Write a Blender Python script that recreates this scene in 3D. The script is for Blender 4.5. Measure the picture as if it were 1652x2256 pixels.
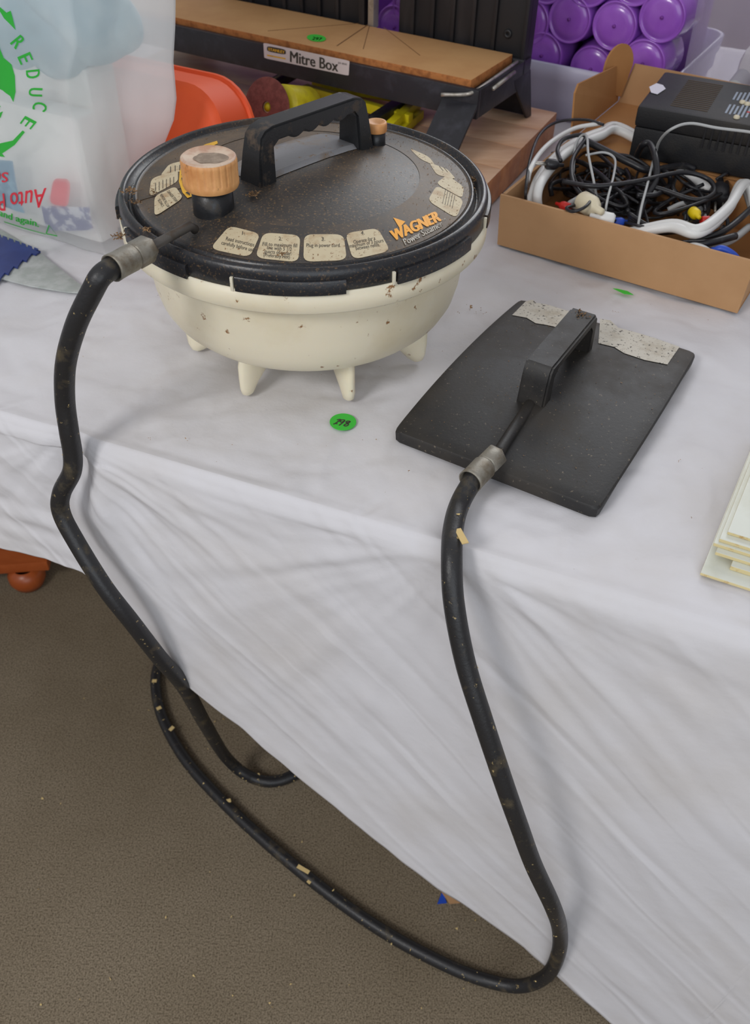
import bpy, bmesh, math, random
from mathutils import Vector, Matrix, noise
import numpy as np
for o in list(bpy.data.objects): bpy.data.objects.remove(o)
C = bpy.context.scene.collection
rnd = random.Random(7)
pi = math.pi
# ------------------------------------------------------------------ camera
W, H, F = 1652, 2256, 1980.0
PITCH, ROLL, CZ = math.radians(43.33), math.radians(1.4), 1.30
_f = np.array([0, math.cos(PITCH), -math.sin(PITCH)]); _r = np.array([1., 0, 0]); _u = np.cross(_r, _f)
_c, _s = math.cos(ROLL), math.sin(ROLL)
CR = _c*_r+_s*_u; CU = -_s*_r+_c*_u; CF = _f
CAM = np.array([0, 0, CZ])
cd = bpy.data.cameras.new('camera'); cam = bpy.data.objects.new('camera', cd); C.objects.link(cam)
cam.matrix_world = Matrix(((CR[0], CU[0], -CF[0], 0), (CR[1], CU[1], -CF[1], 0), (CR[2], CU[2], -CF[2], CZ), (0, 0, 0, 1)))
cd.sensor_fit = 'VERTICAL'; cd.sensor_height = 23.5; cd.lens = F/H*23.5; cd.clip_start = .01
cd.dof.use_dof = True; cd.dof.focus_distance = .84; cd.dof.aperture_fstop = 6.3
bpy.context.scene.camera = cam
# ------------------------------------------------------------------ world and lights
w = bpy.data.worlds.new('world'); bpy.context.scene.world = w; w.use_nodes = True
nt = w.node_tree; bg = nt.nodes['Background']
tc = nt.nodes.new('ShaderNodeTexCoord'); sp = nt.nodes.new('ShaderNodeSeparateXYZ'); mr = nt.nodes.new('ShaderNodeValToRGB')
nt.links.new(tc.outputs['Generated'], sp.inputs[0]); nt.links.new(sp.outputs['Z'], mr.inputs[0]); nt.links.new(mr.outputs[0], bg.inputs[0])
mr.color_ramp.elements[0].position = 0.0; mr.color_ramp.elements[0].color = (.36, .35, .36, 1)
mr.color_ramp.elements[1].position = .8; mr.color_ramp.elements[1].color = (.84, .83, .85, 1)
bg.inputs[1].default_value = .60
def area(name, loc, target, size, power, col=(1, 1, 1)):
    l = bpy.data.lights.new(name, 'AREA'); l.shape = 'RECTANGLE'; l.size, l.size_y = size; l.energy = power; l.color = col
    o = bpy.data.objects.new(name, l); C.objects.link(o); o.location = loc
    o.rotation_euler = (Vector(target)-Vector(loc)).to_track_quat('-Z', 'Y').to_euler(); return o
area('flash_bounce_light', (-1.25, -.75, 2.15), (.1, .7, .5), (.60, .50), 19, (1, .985, .97))
area('added_fill_behind', (.5, -2.2, 1.7), (.1, .7, .4), (2.4, 1.6), 25, (.86, .93, 1))  # soft fill added behind the camera to brighten the hanging cloth
area('window_light', (1.3, 3.9, 2.5), (0, .9, .75), (2.4, 1.3), 55, (.96, .98, 1))
vs = bpy.context.scene.view_settings
vs.view_transform = 'Standard'; vs.look = 'None'; vs.exposure = 0; vs.gamma = 1; vs.use_curve_mapping = False

# ------------------------------------------------------------------ pixel helpers (rays into the real scene)
def ray(x, y):
    d = CR*(x-W/2)/F - CU*(y-H/2)/F + CF
    return d/np.linalg.norm(d)
def at(x, y, z):
    d = ray(x, y); return Vector(CAM+d*((z-CZ)/d[2]))
def onpl(x, y, P0, n):
    d = ray(x, y); return Vector(CAM+d*(((np.array(P0)-CAM) @ np.array(n))/(d @ np.array(n))))

# ------------------------------------------------------------------ materials
def mat(name, col, rough=.6, col2=None, scale=20, lo=.45, hi=.6, bump=0, bscale=60, metal=0, stretch=None, col3=None, s3=60, lo3=.6, hi3=.68, spec=.5, sss=0, alpha=1, trans=0, detail=6, coat=0, rough2=None):
    m = bpy.data.materials.new(name); m.use_nodes = True; n = m.node_tree; N = n.nodes; L = n.links
    b = N['Principled BSDF']; b.inputs['Base Color'].default_value = (*col, 1); b.inputs['Roughness'].default_value = rough
    b.inputs['Metallic'].default_value = metal; b.inputs['Specular IOR Level'].default_value = spec
    b.inputs['Alpha'].default_value = alpha; b.inputs['Transmission Weight'].default_value = trans; b.inputs['Coat Weight'].default_value = coat
    if sss:
        b.inputs['Subsurface Weight'].default_value = sss; b.inputs['Subsurface Radius'].default_value = (.02, .016, .01); b.inputs['Subsurface Scale'].default_value = .5
    t = N.new('ShaderNodeTexCoord'); mp = N.new('ShaderNodeMapping'); L.new(t.outputs['Object'], mp.inputs[0])
    if stretch: mp.inputs['Scale'].default_value = stretch
    def nz(sc, det=detail):
        x = N.new('ShaderNodeTexNoise'); x.inputs['Scale'].default_value = sc; x.inputs['Detail'].default_value = det; x.inputs['Roughness'].default_value = .62
        L.new(mp.outputs[0], x.inputs[0]); return x
    cur = None
    def layer(prev, c, sc, a, bb):
        x = nz(sc); r = N.new('ShaderNodeMapRange'); r.inputs[1].default_value = a; r.inputs[2].default_value = bb; L.new(x.outputs[0], r.inputs[0])
        k = N.new('ShaderNodeMix'); k.data_type = 'RGBA'; L.new(r.outputs[0], k.inputs[0])
        if prev is None: k.inputs[6].default_value = (*col, 1)
        else: L.new(prev, k.inputs[6])
        k.inputs[7].default_value = (*c, 1); return k.outputs[2], r.outputs[0]
    if col2:
        cur, msk = layer(None, col2, scale, lo, hi)
        if rough2 is not None:
            q = N.new('ShaderNodeMapRange'); q.inputs[3].default_value = rough; q.inputs[4].default_value = rough2; L.new(msk, q.inputs[0]); L.new(q.outputs[0], b.inputs['Roughness'])
    if col3: cur, _ = layer(cur, col3, s3, lo3, hi3)
    if cur is not None: L.new(cur, b.inputs['Base Color'])
    if bump:
        x = nz(bscale, 4); bp = N.new('ShaderNodeBump'); bp.inputs['Strength'].default_value = bump; bp.inputs['Distance'].default_value = .002
        L.new(x.outputs[0], bp.inputs['Height']); L.new(bp.outputs[0], b.inputs['Normal'])
    return m
def S(r, g, b):
    f = lambda c: (c/255/12.92) if c/255 <= .04045 else ((c/255+.055)/1.055)**2.4
    return (f(r), f(g), f(b))
M = {}
M['cloth'] = mat('white_cotton', S(218, 217, 221), .85, S(211, 208, 208), 5, .45, .7, bump=.35, bscale=45, spec=.15, stretch=(1, 1, 1))
M['lid'] = mat('dusty_black_plastic', S(58, 54, 51), .44, S(112, 92, 70), 9, .42, .75, bump=.08, bscale=400, col3=S(124, 100, 70), s3=420, lo3=.55, hi3=.68, rough2=.6)
M['black'] = mat('black_plastic', S(30, 31, 34), .36, S(66, 56, 44), 45, .56, .72, bump=.12, bscale=200, rough2=.7)
M['collar'] = mat('black_collar_plastic', S(36, 37, 41), .33, S(78, 62, 46), 14, .58, .8, bump=.12, bscale=200, col3=S(104, 84, 62), s3=420, lo3=.56, hi3=.70, rough2=.6)
M['handleblack'] = mat('grained_black_plastic', S(38, 39, 41), .26, S(96, 80, 64), 40, .58, .72, bump=.08, bscale=500, rough2=.6)
M['sheet'] = mat('black_sticker_film', S(56, 52, 49), .44, S(112, 92, 68), 8, .44, .75, col3=S(124, 100, 70), s3=420, lo3=.57, hi3=.68, rough2=.6)
M['tank'] = mat('cream_plastic', S(236, 227, 202), .42, S(224, 211, 180), 9, .5, .75, col3=S(150, 110, 70), s3=70, lo3=.645, hi3=.69, sss=.25)
M['label'] = mat('cream_label', S(204, 190, 158), .6, S(176, 148, 112), 60, .5, .72, col3=S(128, 92, 58), s3=260, lo3=.60, hi3=.67)
M['labelclean'] = mat('torn_paper_label', S(205, 200, 188), .8, S(178, 168, 150), 40, .5, .7, col3=S(70, 66, 62), s3=300, lo3=.60, hi3=.63)
M['ink'] = mat('dark_ink', S(62, 56, 50), .7)
M['yellowprint'] = mat('yellow_print', S(232, 178, 44), .5, S(190, 140, 50), 80, .6, .7)
M['orangeprint'] = mat('orange_print', S(245, 168, 30), .5)
M['greyprint'] = mat('grey_print', S(190, 184, 172), .6, S(120, 110, 96), 120, .5, .65)
M['orangecap'] = mat('faded_orange_plastic', S(226, 168, 108), .5, S(205, 140, 84), 25, .45, .65, col3=S(150, 106, 66), s3=120, lo3=.62, hi3=.7)
M['capdirt'] = mat('cap_dust', S(140, 124, 108), .9, S(165, 148, 130), 90, .45, .6, bump=.4, bscale=300)
M['captop'] = mat('cap_top', S(216, 194, 172), .6, S(190, 150, 126), 40, .45, .65)
M['metal'] = mat('weathered_zinc', S(150, 146, 136), .5, S(120, 108, 90), 60, .45, .65, metal=.55, bump=.2, bscale=200)
M['pipe'] = mat('grey_pipe', S(96, 92, 88), .45, S(80, 66, 50), 60, .5, .7, metal=.4)
M['hose'] = mat('black_rubber', S(38, 38, 40), .42, S(86, 76, 56), 36, .56, .74, col3=S(168, 148, 104), s3=150, lo3=.645, hi3=.70, bump=.2, bscale=250, rough2=.7)
M['plate'] = mat('worn_black_plate', S(33, 32, 32), .52, S(56, 51, 45), 12, .45, .7, col3=S(108, 98, 84), s3=260, lo3=.635, hi3=.70, bump=.10, bscale=320, rough2=.7)
M['crumb'] = mat('plaster_crumb', S(170, 135, 95), .9, S(120, 84, 50), 80, .45, .6)
M['fluff'] = mat('dusty_fluff', S(150, 118, 84), 1, S(100, 78, 54), 120, .45, .6)
M['pale'] = mat('pale_crumb', S(214, 188, 130), .9)
M['carpet'] = mat('brown_carpet', S(150, 137, 117), 1, S(134, 121, 101), 3, .4, .65, col3=S(86, 76, 62), s3=420, lo3=.42, hi3=.66, bump=.5, bscale=700, spec=.05, detail=8)
M['wood'] = mat('oiled_wood', S(232, 196, 164), .5, S(214, 170, 134), 5, .4, .62, stretch=(1.2, 5, 5), col3=S(196, 150, 112), s3=16, lo3=.55, hi3=.8)
M['woodside'] = mat('wood_side', S(214, 150, 102), .5, S(190, 124, 78), 7, .4, .6, stretch=(1.2, 5, 5))
M['mdf'] = mat('mdf_board', S(202, 156, 104), .7, S(190, 142, 92), 8, .4, .65)
M['mdfedge'] = mat('mdf_edge', S(186, 118, 62), .8, S(150, 90, 44), 90, .45, .65, bump=.5, bscale=200)
M['mitre'] = mat('black_enamel', S(34, 34, 40), .42, S(52, 52, 60), 40, .5, .7, bump=.15, bscale=150)
M['mitreback'] = mat('black_fence', S(28, 27, 30), .5, S(48, 45, 46), 20, .5, .7, stretch=(1, 1, .2))
M['steel'] = mat('steel', S(190, 186, 178), .35, S(140, 130, 116), 60, .5, .7, metal=.7)
M['yellow'] = mat('yellow_paint', S(214, 200, 24), .45, S(180, 158, 16), 30, .5, .7)
M['maroon'] = mat('sanding_grit', S(140, 78, 70), .9, S(118, 62, 56), 120, .4, .6, bump=.5, bscale=500)
M['orangered'] = mat('red_orange_plastic', S(238, 92, 36), .6, S(232, 84, 32), 6, .4, .6)
M['green'] = mat('green_sticker', S(64, 198, 64), .6)
M['greenprint'] = mat('green_print', S(46, 176, 58), .6)
M['redprint'] = mat('red_marker', S(222, 50, 66), .6)
M['teal'] = mat('teal_contents', S(120, 170, 186), .6, S(170, 202, 210), 12, .45, .6, bump=.6, bscale=30)
M['whitefoam'] = mat('white_contents', S(240, 240, 236), .8, S(224, 226, 222), 10, .45, .6)
M['bluepaper'] = mat('blue_label', S(60, 130, 160), .7, S(110, 165, 186), 60, .5, .55)
M['navypaper'] = mat('navy_print', S(90, 96, 140), .7, S(190, 192, 200), 60, .48, .52)
M['cardboard'] = mat('cardboard', S(188, 146, 104), .85, S(180, 138, 96), 10, .4, .65)
M['cardin'] = mat('cardboard_inner', S(176, 126, 76), .85, S(168, 118, 68), 10, .4, .65)
M['whitecable'] = mat('white_cable', S(226, 226, 224), .4)
M['greycable'] = mat('grey_cable', S(176, 178, 178), .5)
M['blackcable'] = mat('black_cable', S(30, 30, 34), .38, S(60, 58, 58), 60, .55, .7)
M['charger'] = mat('charger_plastic', S(21, 21, 24), .6, S(46, 41, 36), 10, .5, .72, bump=.2, bscale=500)
M['dusty'] = mat('charger_slots', S(84, 70, 56), .8)
M['paleprint'] = mat('pale_blue_print', S(150, 162, 178), .6)
M['cream'] = mat('cream_button', S(218, 208, 180), .5)
M['white'] = mat('white_tag', S(226, 224, 236), .6)
M['purple'] = mat('purple_plastic', S(170, 104, 212), .25, S(156, 88, 200), 10, .4, .6, coat=.4)
M['purpledark'] = mat('deep_purple_plastic', S(112, 48, 160), .45, S(130, 54, 150), 8, .4, .6)
M['tub'] = mat('frosted_plastic', S(206, 204, 228), .35, sss=0, alpha=.88)
M['clear'] = mat('clear_plastic', S(210, 200, 228), .2, alpha=.38)
M['whitebox'] = mat('white_lining', S(222, 220, 216), .7, S(205, 202, 198), 6, .4, .6)
M['tile'] = mat('yellowed_white_plastic', S(218, 222, 212), .35, S(206, 208, 192), 14, .45, .65)
M['tileedge'] = mat('yellowed_edge', S(216, 200, 150), .5, S(180, 140, 80), 60, .55, .66)
M['blue'] = mat('blue_plastic', S(52, 68, 132), .5, S(44, 58, 118), 20, .4, .6)
M['blade'] = mat('dull_zinc_sheet', S(186, 190, 188), .55, S(164, 170, 166), 40, .4, .6)
M['redwood'] = mat('red_brown_varnish', S(178, 92, 46), .35, S(158, 76, 34), 8, .4, .6, stretch=(1, 4, 1))
M['cable_red'] = mat('red_plastic', S(206, 40, 32), .4); M['cable_yellow'] = mat('yellow_plastic', S(236, 206, 20), .4); M['cable_blue'] = mat('blue_cable', S(40, 80, 190), .4)
M['tableboard'] = mat('trestle_board', S(150, 120, 88), .7)
# translucent carrier bag
m = bpy.data.materials.new('milky_carrier_bag'); m.use_nodes = True; N = m.node_tree.nodes; L = m.node_tree.links
b = N['Principled BSDF']; b.inputs['Base Color'].default_value = (*S(240, 242, 243), 1); b.inputs['Roughness'].default_value = .38
tl = N.new('ShaderNodeBsdfTranslucent'); tl.inputs[0].default_value = (*S(246, 248, 248), 1)
tr = N.new('ShaderNodeBsdfTransparent'); m1 = N.new('ShaderNodeMixShader'); m1.inputs[0].default_value = .55; m2 = N.new('ShaderNodeMixShader'); m2.inputs[0].default_value = .40
L.new(b.outputs[0], m1.inputs[1]); L.new(tl.outputs[0], m1.inputs[2]); L.new(m1.outputs[0], m2.inputs[1]); L.new(tr.outputs[0], m2.inputs[2]); L.new(m2.outputs[0], N['Material Output'].inputs[0])
M['bag'] = m

# crumpled cotton: two scales of crease relief
_n = M['cloth'].node_tree; _b = _n.nodes['Principled BSDF']; _t = _n.nodes.new('ShaderNodeTexCoord'); _prev = _b.inputs['Normal'].links[0].from_socket
_v = _n.nodes.new('ShaderNodeTexNoise'); _v.noise_type = 'RIDGED_MULTIFRACTAL'; _v.inputs['Scale'].default_value = 7; _v.inputs['Detail'].default_value = 5; _v.inputs['Distortion'].default_value = .5
_n.links.new(_t.outputs['Object'], _v.inputs[0]); _q = _n.nodes.new('ShaderNodeBump'); _q.inputs['Strength'].default_value = .55; _q.inputs['Distance'].default_value = .006
_n.links.new(_v.outputs[0], _q.inputs['Height']); _n.links.new(_prev, _q.inputs['Normal'])
_cx = _n.nodes.new('ShaderNodeCombineXYZ')      # long fine creases that run with the slanting pull of the cloth
for _i, (_d, _k) in enumerate((((.691, -.265, -.67), 2.2), ((-.626, .240, -.74), 24), ((-.358, -.934, 0), 9))):
    _dp = _n.nodes.new('ShaderNodeVectorMath'); _dp.operation = 'DOT_PRODUCT'; _dp.inputs[1].default_value = tuple(c*_k for c in _d); _n.links.new(_t.outputs['Object'], _dp.inputs[0]); _n.links.new(_dp.outputs['Value'], _cx.inputs[_i])
_v2 = _n.nodes.new('ShaderNodeTexNoise'); _v2.noise_type = 'RIDGED_MULTIFRACTAL'; _v2.inputs['Scale'].default_value = 1.3; _v2.inputs['Detail'].default_value = 4; _v2.inputs['Distortion'].default_value = .8; _n.links.new(_cx.outputs[0], _v2.inputs[0])
_q2 = _n.nodes.new('ShaderNodeBump'); _q2.inputs['Strength'].default_value = .95; _q2.inputs['Distance'].default_value = .004; _n.links.new(_v2.outputs[0], _q2.inputs['Height']); _n.links.new(_q.outputs[0], _q2.inputs['Normal']); _n.links.new(_q2.outputs[0], _b.inputs['Normal'])
_n = M['bag'].node_tree; _t = _n.nodes.new('ShaderNodeTexCoord'); _v = _n.nodes.new('ShaderNodeTexNoise'); _v.noise_type = 'RIDGED_MULTIFRACTAL'; _v.inputs['Scale'].default_value = 9; _v.inputs['Detail'].default_value = 3
_n.links.new(_t.outputs['Object'], _v.inputs[0]); _q = _n.nodes.new('ShaderNodeBump'); _q.inputs['Strength'].default_value = .8; _q.inputs['Distance'].default_value = .006
_n.links.new(_v.outputs[0], _q.inputs['Height']); _n.links.new(_q.outputs[0], _n.nodes['Principled BSDF'].inputs['Normal'])
# ------------------------------------------------------------------ object helpers
def tag(o, label=None, cat=None, group=None, kind=None):
    if label: o['label'] = label
    if cat: o['category'] = cat
    if group: o['group'] = group
    if kind: o['kind'] = kind
    return o
def thing(name, label, cat, loc, group=None, rz=0):
    o = bpy.data.objects.new(name, None); C.objects.link(o); o.location = loc; o.rotation_euler = (0, 0, rz); o.empty_display_size = .02
    return tag(o, label, cat, group)
def obj(name, bm, m, parent=None, smooth=True, local=False, label=None, kind=None, angle=35):
    me = bpy.data.meshes.new(name)
    if smooth:
        for f in bm.faces: f.smooth = True
        for e_ in bm.edges:
            if len(e_.link_faces) == 2 and e_.calc_face_angle(0) > math.radians(angle): e_.smooth = False
    bm.to_mesh(me); bm.free()
    for x in (m if isinstance(m, (list, tuple)) else [m]): me.materials.append(M[x] if isinstance(x, str) else x)
    o = bpy.data.objects.new(name, me); C.objects.link(o)
    if parent is not None:
        o.parent = parent
        if parent.type == 'EMPTY' and not local: o.location = -Vector(parent.location)
    return tag(o, label, None, None, kind)
def centre(o):
    """move a top-level mesh's origin to its base centre"""
    vs_ = [v.co for v in o.data.vertices]; c = sum(vs_, Vector())/len(vs_); c.z = min(v.z for v in vs_)
    o.data.transform(Matrix.Translation(-c)); o.location = c; return o
def B(): return bmesh.new()
def add_lathe(bm, prof, n=48, c=(0, 0, 0), axis=None, mi=0, a0=0, a1=2*pi):
    Mx = Matrix.Translation(c)
    if axis is not None: Mx = Mx @ Vector(axis).to_track_quat('Z', 'Y').to_matrix().to_4x4()
    full = abs(a1-a0-2*pi) < 1e-6; rings = []; m_ = n if full else n+1
    for r, z in prof:
        if r < 1e-6: rings.append([bm.verts.new(Mx @ Vector((0, 0, z)))])
        else: rings.append([bm.verts.new(Mx @ Vector((r*math.cos(a0+(a1-a0)*k/n), r*math.sin(a0+(a1-a0)*k/n), z))) for k in range(m_)])
    for p, q in zip(rings, rings[1:]):
        for k in range(n):
            k2 = (k+1) % m_
            vs_ = [p[k % len(p)], p[k2 % len(p)], q[k2 % len(q)], q[k % len(q)]]; u = []
            for v in vs_:
                if v not in u: u.append(v)
            if len(u) > 2:
                try: bm.faces.new(u).material_index = mi
                except ValueError: pass
    return bm
def smoothpath(pts, n=8, closed=False):
    P = [Vector(p) for p in pts]; out = []; k = len(P)
    rng = range(k if closed else k-1)
    for i in rng:
        p0 = P[i-1] if (i > 0 or closed) else P[0]*2-P[1]; p1 = P[i]; p2 = P[(i+1) % k]; p3 = P[(i+2) % k] if (i+2 < k or closed) else P[-1]*2-P[-2]
        for j in range(n):
            t = j/n; out.append(.5*((2*p1)+(p2-p0)*t+(2*p0-5*p1+4*p2-p3)*t*t+(3*p1-p0-3*p2+p3)*t**3))
    if not closed: out.append(P[-1])
    return out
def add_tube(bm, path, r, n=12, closed=False, flat=1.0, mi=0):
    T = [(path[min(i+1, len(path)-1)]-path[max(i-1, 0)]).normalized() for i in range(len(path))]
    up = Vector((0, 0, 1)) if abs(T[0].z) < .9 else Vector((1, 0, 0)); u = T[0].cross(up).normalized(); rings = []
    for i, p in enumerate(path):
        u = (u-T[i]*u.dot(T[i])).normalized(); v = T[i].cross(u); rr = r(i/(len(path)-1)) if callable(r) else r
        rings.append([bm.verts.new(p+u*math.cos(2*pi*k/n)*rr+v*math.sin(2*pi*k/n)*rr*flat) for k in range(n)])
    for a, b_ in zip(rings, rings[1:]):
        for k in range(n): bm.faces.new((a[k], a[(k+1) % n], b_[(k+1) % n], b_[k])).material_index = mi
    bm.faces.new(rings[0][::-1]).material_index = mi; bm.faces.new(rings[-1]).material_index = mi
    return bm
def add_box(bm, c, size, rz=0, bev=0, mi=0, mtx=None):
    t = bmesh.new(); bmesh.ops.create_cube(t, size=1); bmesh.ops.scale(t, vec=size, verts=t.verts)
    if bev: bmesh.ops.bevel(t, geom=t.edges[:], offset=bev, segments=2, affect='EDGES', profile=.6)
    bmesh.ops.transform(t, matrix=mtx if mtx is not None else Matrix.Translation(c) @ Matrix.Rotation(rz, 4, 'Z'), verts=t.verts)
    for f in t.faces: f.material_index = mi
    me = bpy.data.meshes.new('tmp'); t.to_mesh(me); t.free(); bm.from_mesh(me); bpy.data.meshes.remove(me); return bm
def add_prism(bm, pts, d, mi=0, bev=0):
    """pts: 3D polygon, d: extrusion vector"""
    t = bmesh.new(); vs_ = [t.verts.new(p) for p in pts]; f = t.faces.new(vs_)
    r = bmesh.ops.extrude_face_region(t, geom=[f]); bmesh.ops.translate(t, vec=d, verts=[v for v in r['geom'] if isinstance(v, bmesh.types.BMVert)])
    bmesh.ops.recalc_face_normals(t, faces=t.faces)
    if bev: bmesh.ops.bevel(t, geom=t.edges[:], offset=bev, segments=2, affect='EDGES', profile=.6)
    for f in t.faces: f.material_index = mi
    me = bpy.data.meshes.new('tmp'); t.to_mesh(me); t.free(); bm.from_mesh(me); bpy.data.meshes.remove(me); return bm
_txt = {}
def text_bm(s):
    cu = bpy.data.curves.new('t', 'FONT'); cu.body = s; cu.size = 1; cu.fill_mode = 'FRONT'; cu.resolution_u = 3
    o = bpy.data.objects.new('t', cu); C.objects.link(o); dg = bpy.context.evaluated_depsgraph_get()
    me = bpy.data.meshes.new_from_object(o.evaluated_get(dg)); bm = B(); bm.from_mesh(me)
    bpy.data.objects.remove(o); bpy.data.curves.remove(cu); bpy.data.meshes.remove(me)
    if not bm.verts: return bm
    x0 = min(v.co.x for v in bm.verts); x1 = max(v.co.x for v in bm.verts)
    for v in bm.verts: v.co.x = (v.co.x-x0)/(x1-x0); v.co.y /= .69; v.co.z = 0
    return bm
def add_text(bm, s, o_, ux, uy, surf, bold=0, italic=0):
    """text laid on a surface: o_ = pixel of its lower left, ux = pixel vector of the whole line, uy = pixel vector of one cap height"""
    offs = [(0, 0)] if not bold else [(0, 0), (bold, 0), (bold/2, bold*.3), (-bold/2, -.2*bold)]
    lx = math.hypot(*ux)
    for i, (a, b_) in enumerate(offs):
        t = text_bm(s)
        for v in t.verts:
            x = v.co.x+v.co.y*italic; y = v.co.y
            X = o_[0]+ux[0]*x+uy[0]*y+ux[0]/lx*a; Y = o_[1]+ux[1]*x+uy[1]*y+ux[1]/lx*a+b_
            v.co = surf(X, Y, .0002*i*.2)
        me = bpy.data.meshes.new('tmp'); t.to_mesh(me); t.free(); bm.from_mesh(me); bpy.data.meshes.remove(me)
    return bm
def add_poly(bm, px, surf, sub=0, h=0):
    """flat print or film: pixel outline dropped on a surface, optional small thickness"""
    t = B(); f = t.faces.new([t.verts.new((x, y, 0)) for x, y in px])
    if sub:
        bmesh.ops.triangulate(t, faces=t.faces[:])
        for _ in range(sub): bmesh.ops.subdivide_edges(t, edges=t.edges[:], cuts=1, use_grid_fill=True)
    for v in t.verts: v.co = surf(v.co.x, v.co.y, h)
    bmesh.ops.recalc_face_normals(t, faces=t.faces)
    if sum(f.normal.z for f in t.faces) < 0:
        bmesh.ops.reverse_faces(t, faces=t.faces)
    me = bpy.data.meshes.new('tmp'); t.to_mesh(me); t.free(); bm.from_mesh(me); bpy.data.meshes.remove(me); return bm
def rquad(p, r=.22, n=5):
    """rounded quadrilateral outline in pixels"""
    out = []; p = [Vector((*q, 0)) for q in p]
    for i in range(4):
        a, b_, c = p[i-1], p[i], p[(i+1) % 4]; s0 = b_+(a-b_)*r; s1 = b_+(c-b_)*r
        for k in range(n+1):
            t = k/n; q = s0*(1-t)**2+b_*2*t*(1-t)+s1*t*t; out.append((q.x, q.y))
    return out
def add_crumb(bm, c, r, rn):
    vs_ = [bm.verts.new(Vector(c)+Vector((rn.uniform(-1, 1), rn.uniform(-1, 1), rn.uniform(-.2, .9)))*r) for _ in range(5)]
    for a, b_, d in ((0, 1, 2), (0, 2, 3), (0, 3, 4), (0, 4, 1), (1, 3, 2), (1, 4, 3)): bm.faces.new((vs_[a], vs_[b_], vs_[d]))

# ------------------------------------------------------------------ the setting
TZ = .75
A = Vector((-.286, .67, TZ)); E = Vector((.934, -.358, 0)).normalized(); NN = Vector((-.358, -.934, 0)).normalized()   # table front edge
bm = B(); add_box(bm, (0, 1.2, -.02), (9, 9, .04)); fl = obj('floor', bm, 'carpet', smooth=False); tag(fl, 'brown fleck carpet under the table', None, kind='structure')
# crumbs on the carpet
bm = B(); rn = random.Random(3)
for i in range(110):
    add_crumb(bm, (rn.uniform(-.9, .5), rn.uniform(.1, 1.1), .0008), rn.choice((.0012, .0018, .0025)), rn)
tag(obj('carpet_crumbs', bm, 'pale', smooth=False), 'tiny pale plaster crumbs and chips scattered on the brown carpet', 'debris', kind='stuff')
# folding table
tb = thing('trestle_table', 'wooden table hidden under the white cloth', 'table', (A+E*.35-NN*.6)*1.0-Vector((0, 0, TZ)))
bm = B(); ang = math.atan2(E.y, E.x); cc = A+E*.3-NN*.80; add_box(bm, (cc.x, cc.y, TZ-.022), (2.9, 1.5, .03), ang, .004); obj('table_top', bm, 'tableboard', tb)
for s_, t_ in ((-1.05, .5), (1.3, .5), (-1.05, 1.4), (1.3, 1.4)):
    p = A+E*s_-NN*t_; bm = B(); add_box(bm, (p.x, p.y, (TZ-.038)/2), (.05, .05, TZ-.038), ang, .004); obj('leg', bm, 'tableboard', tb)
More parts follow.
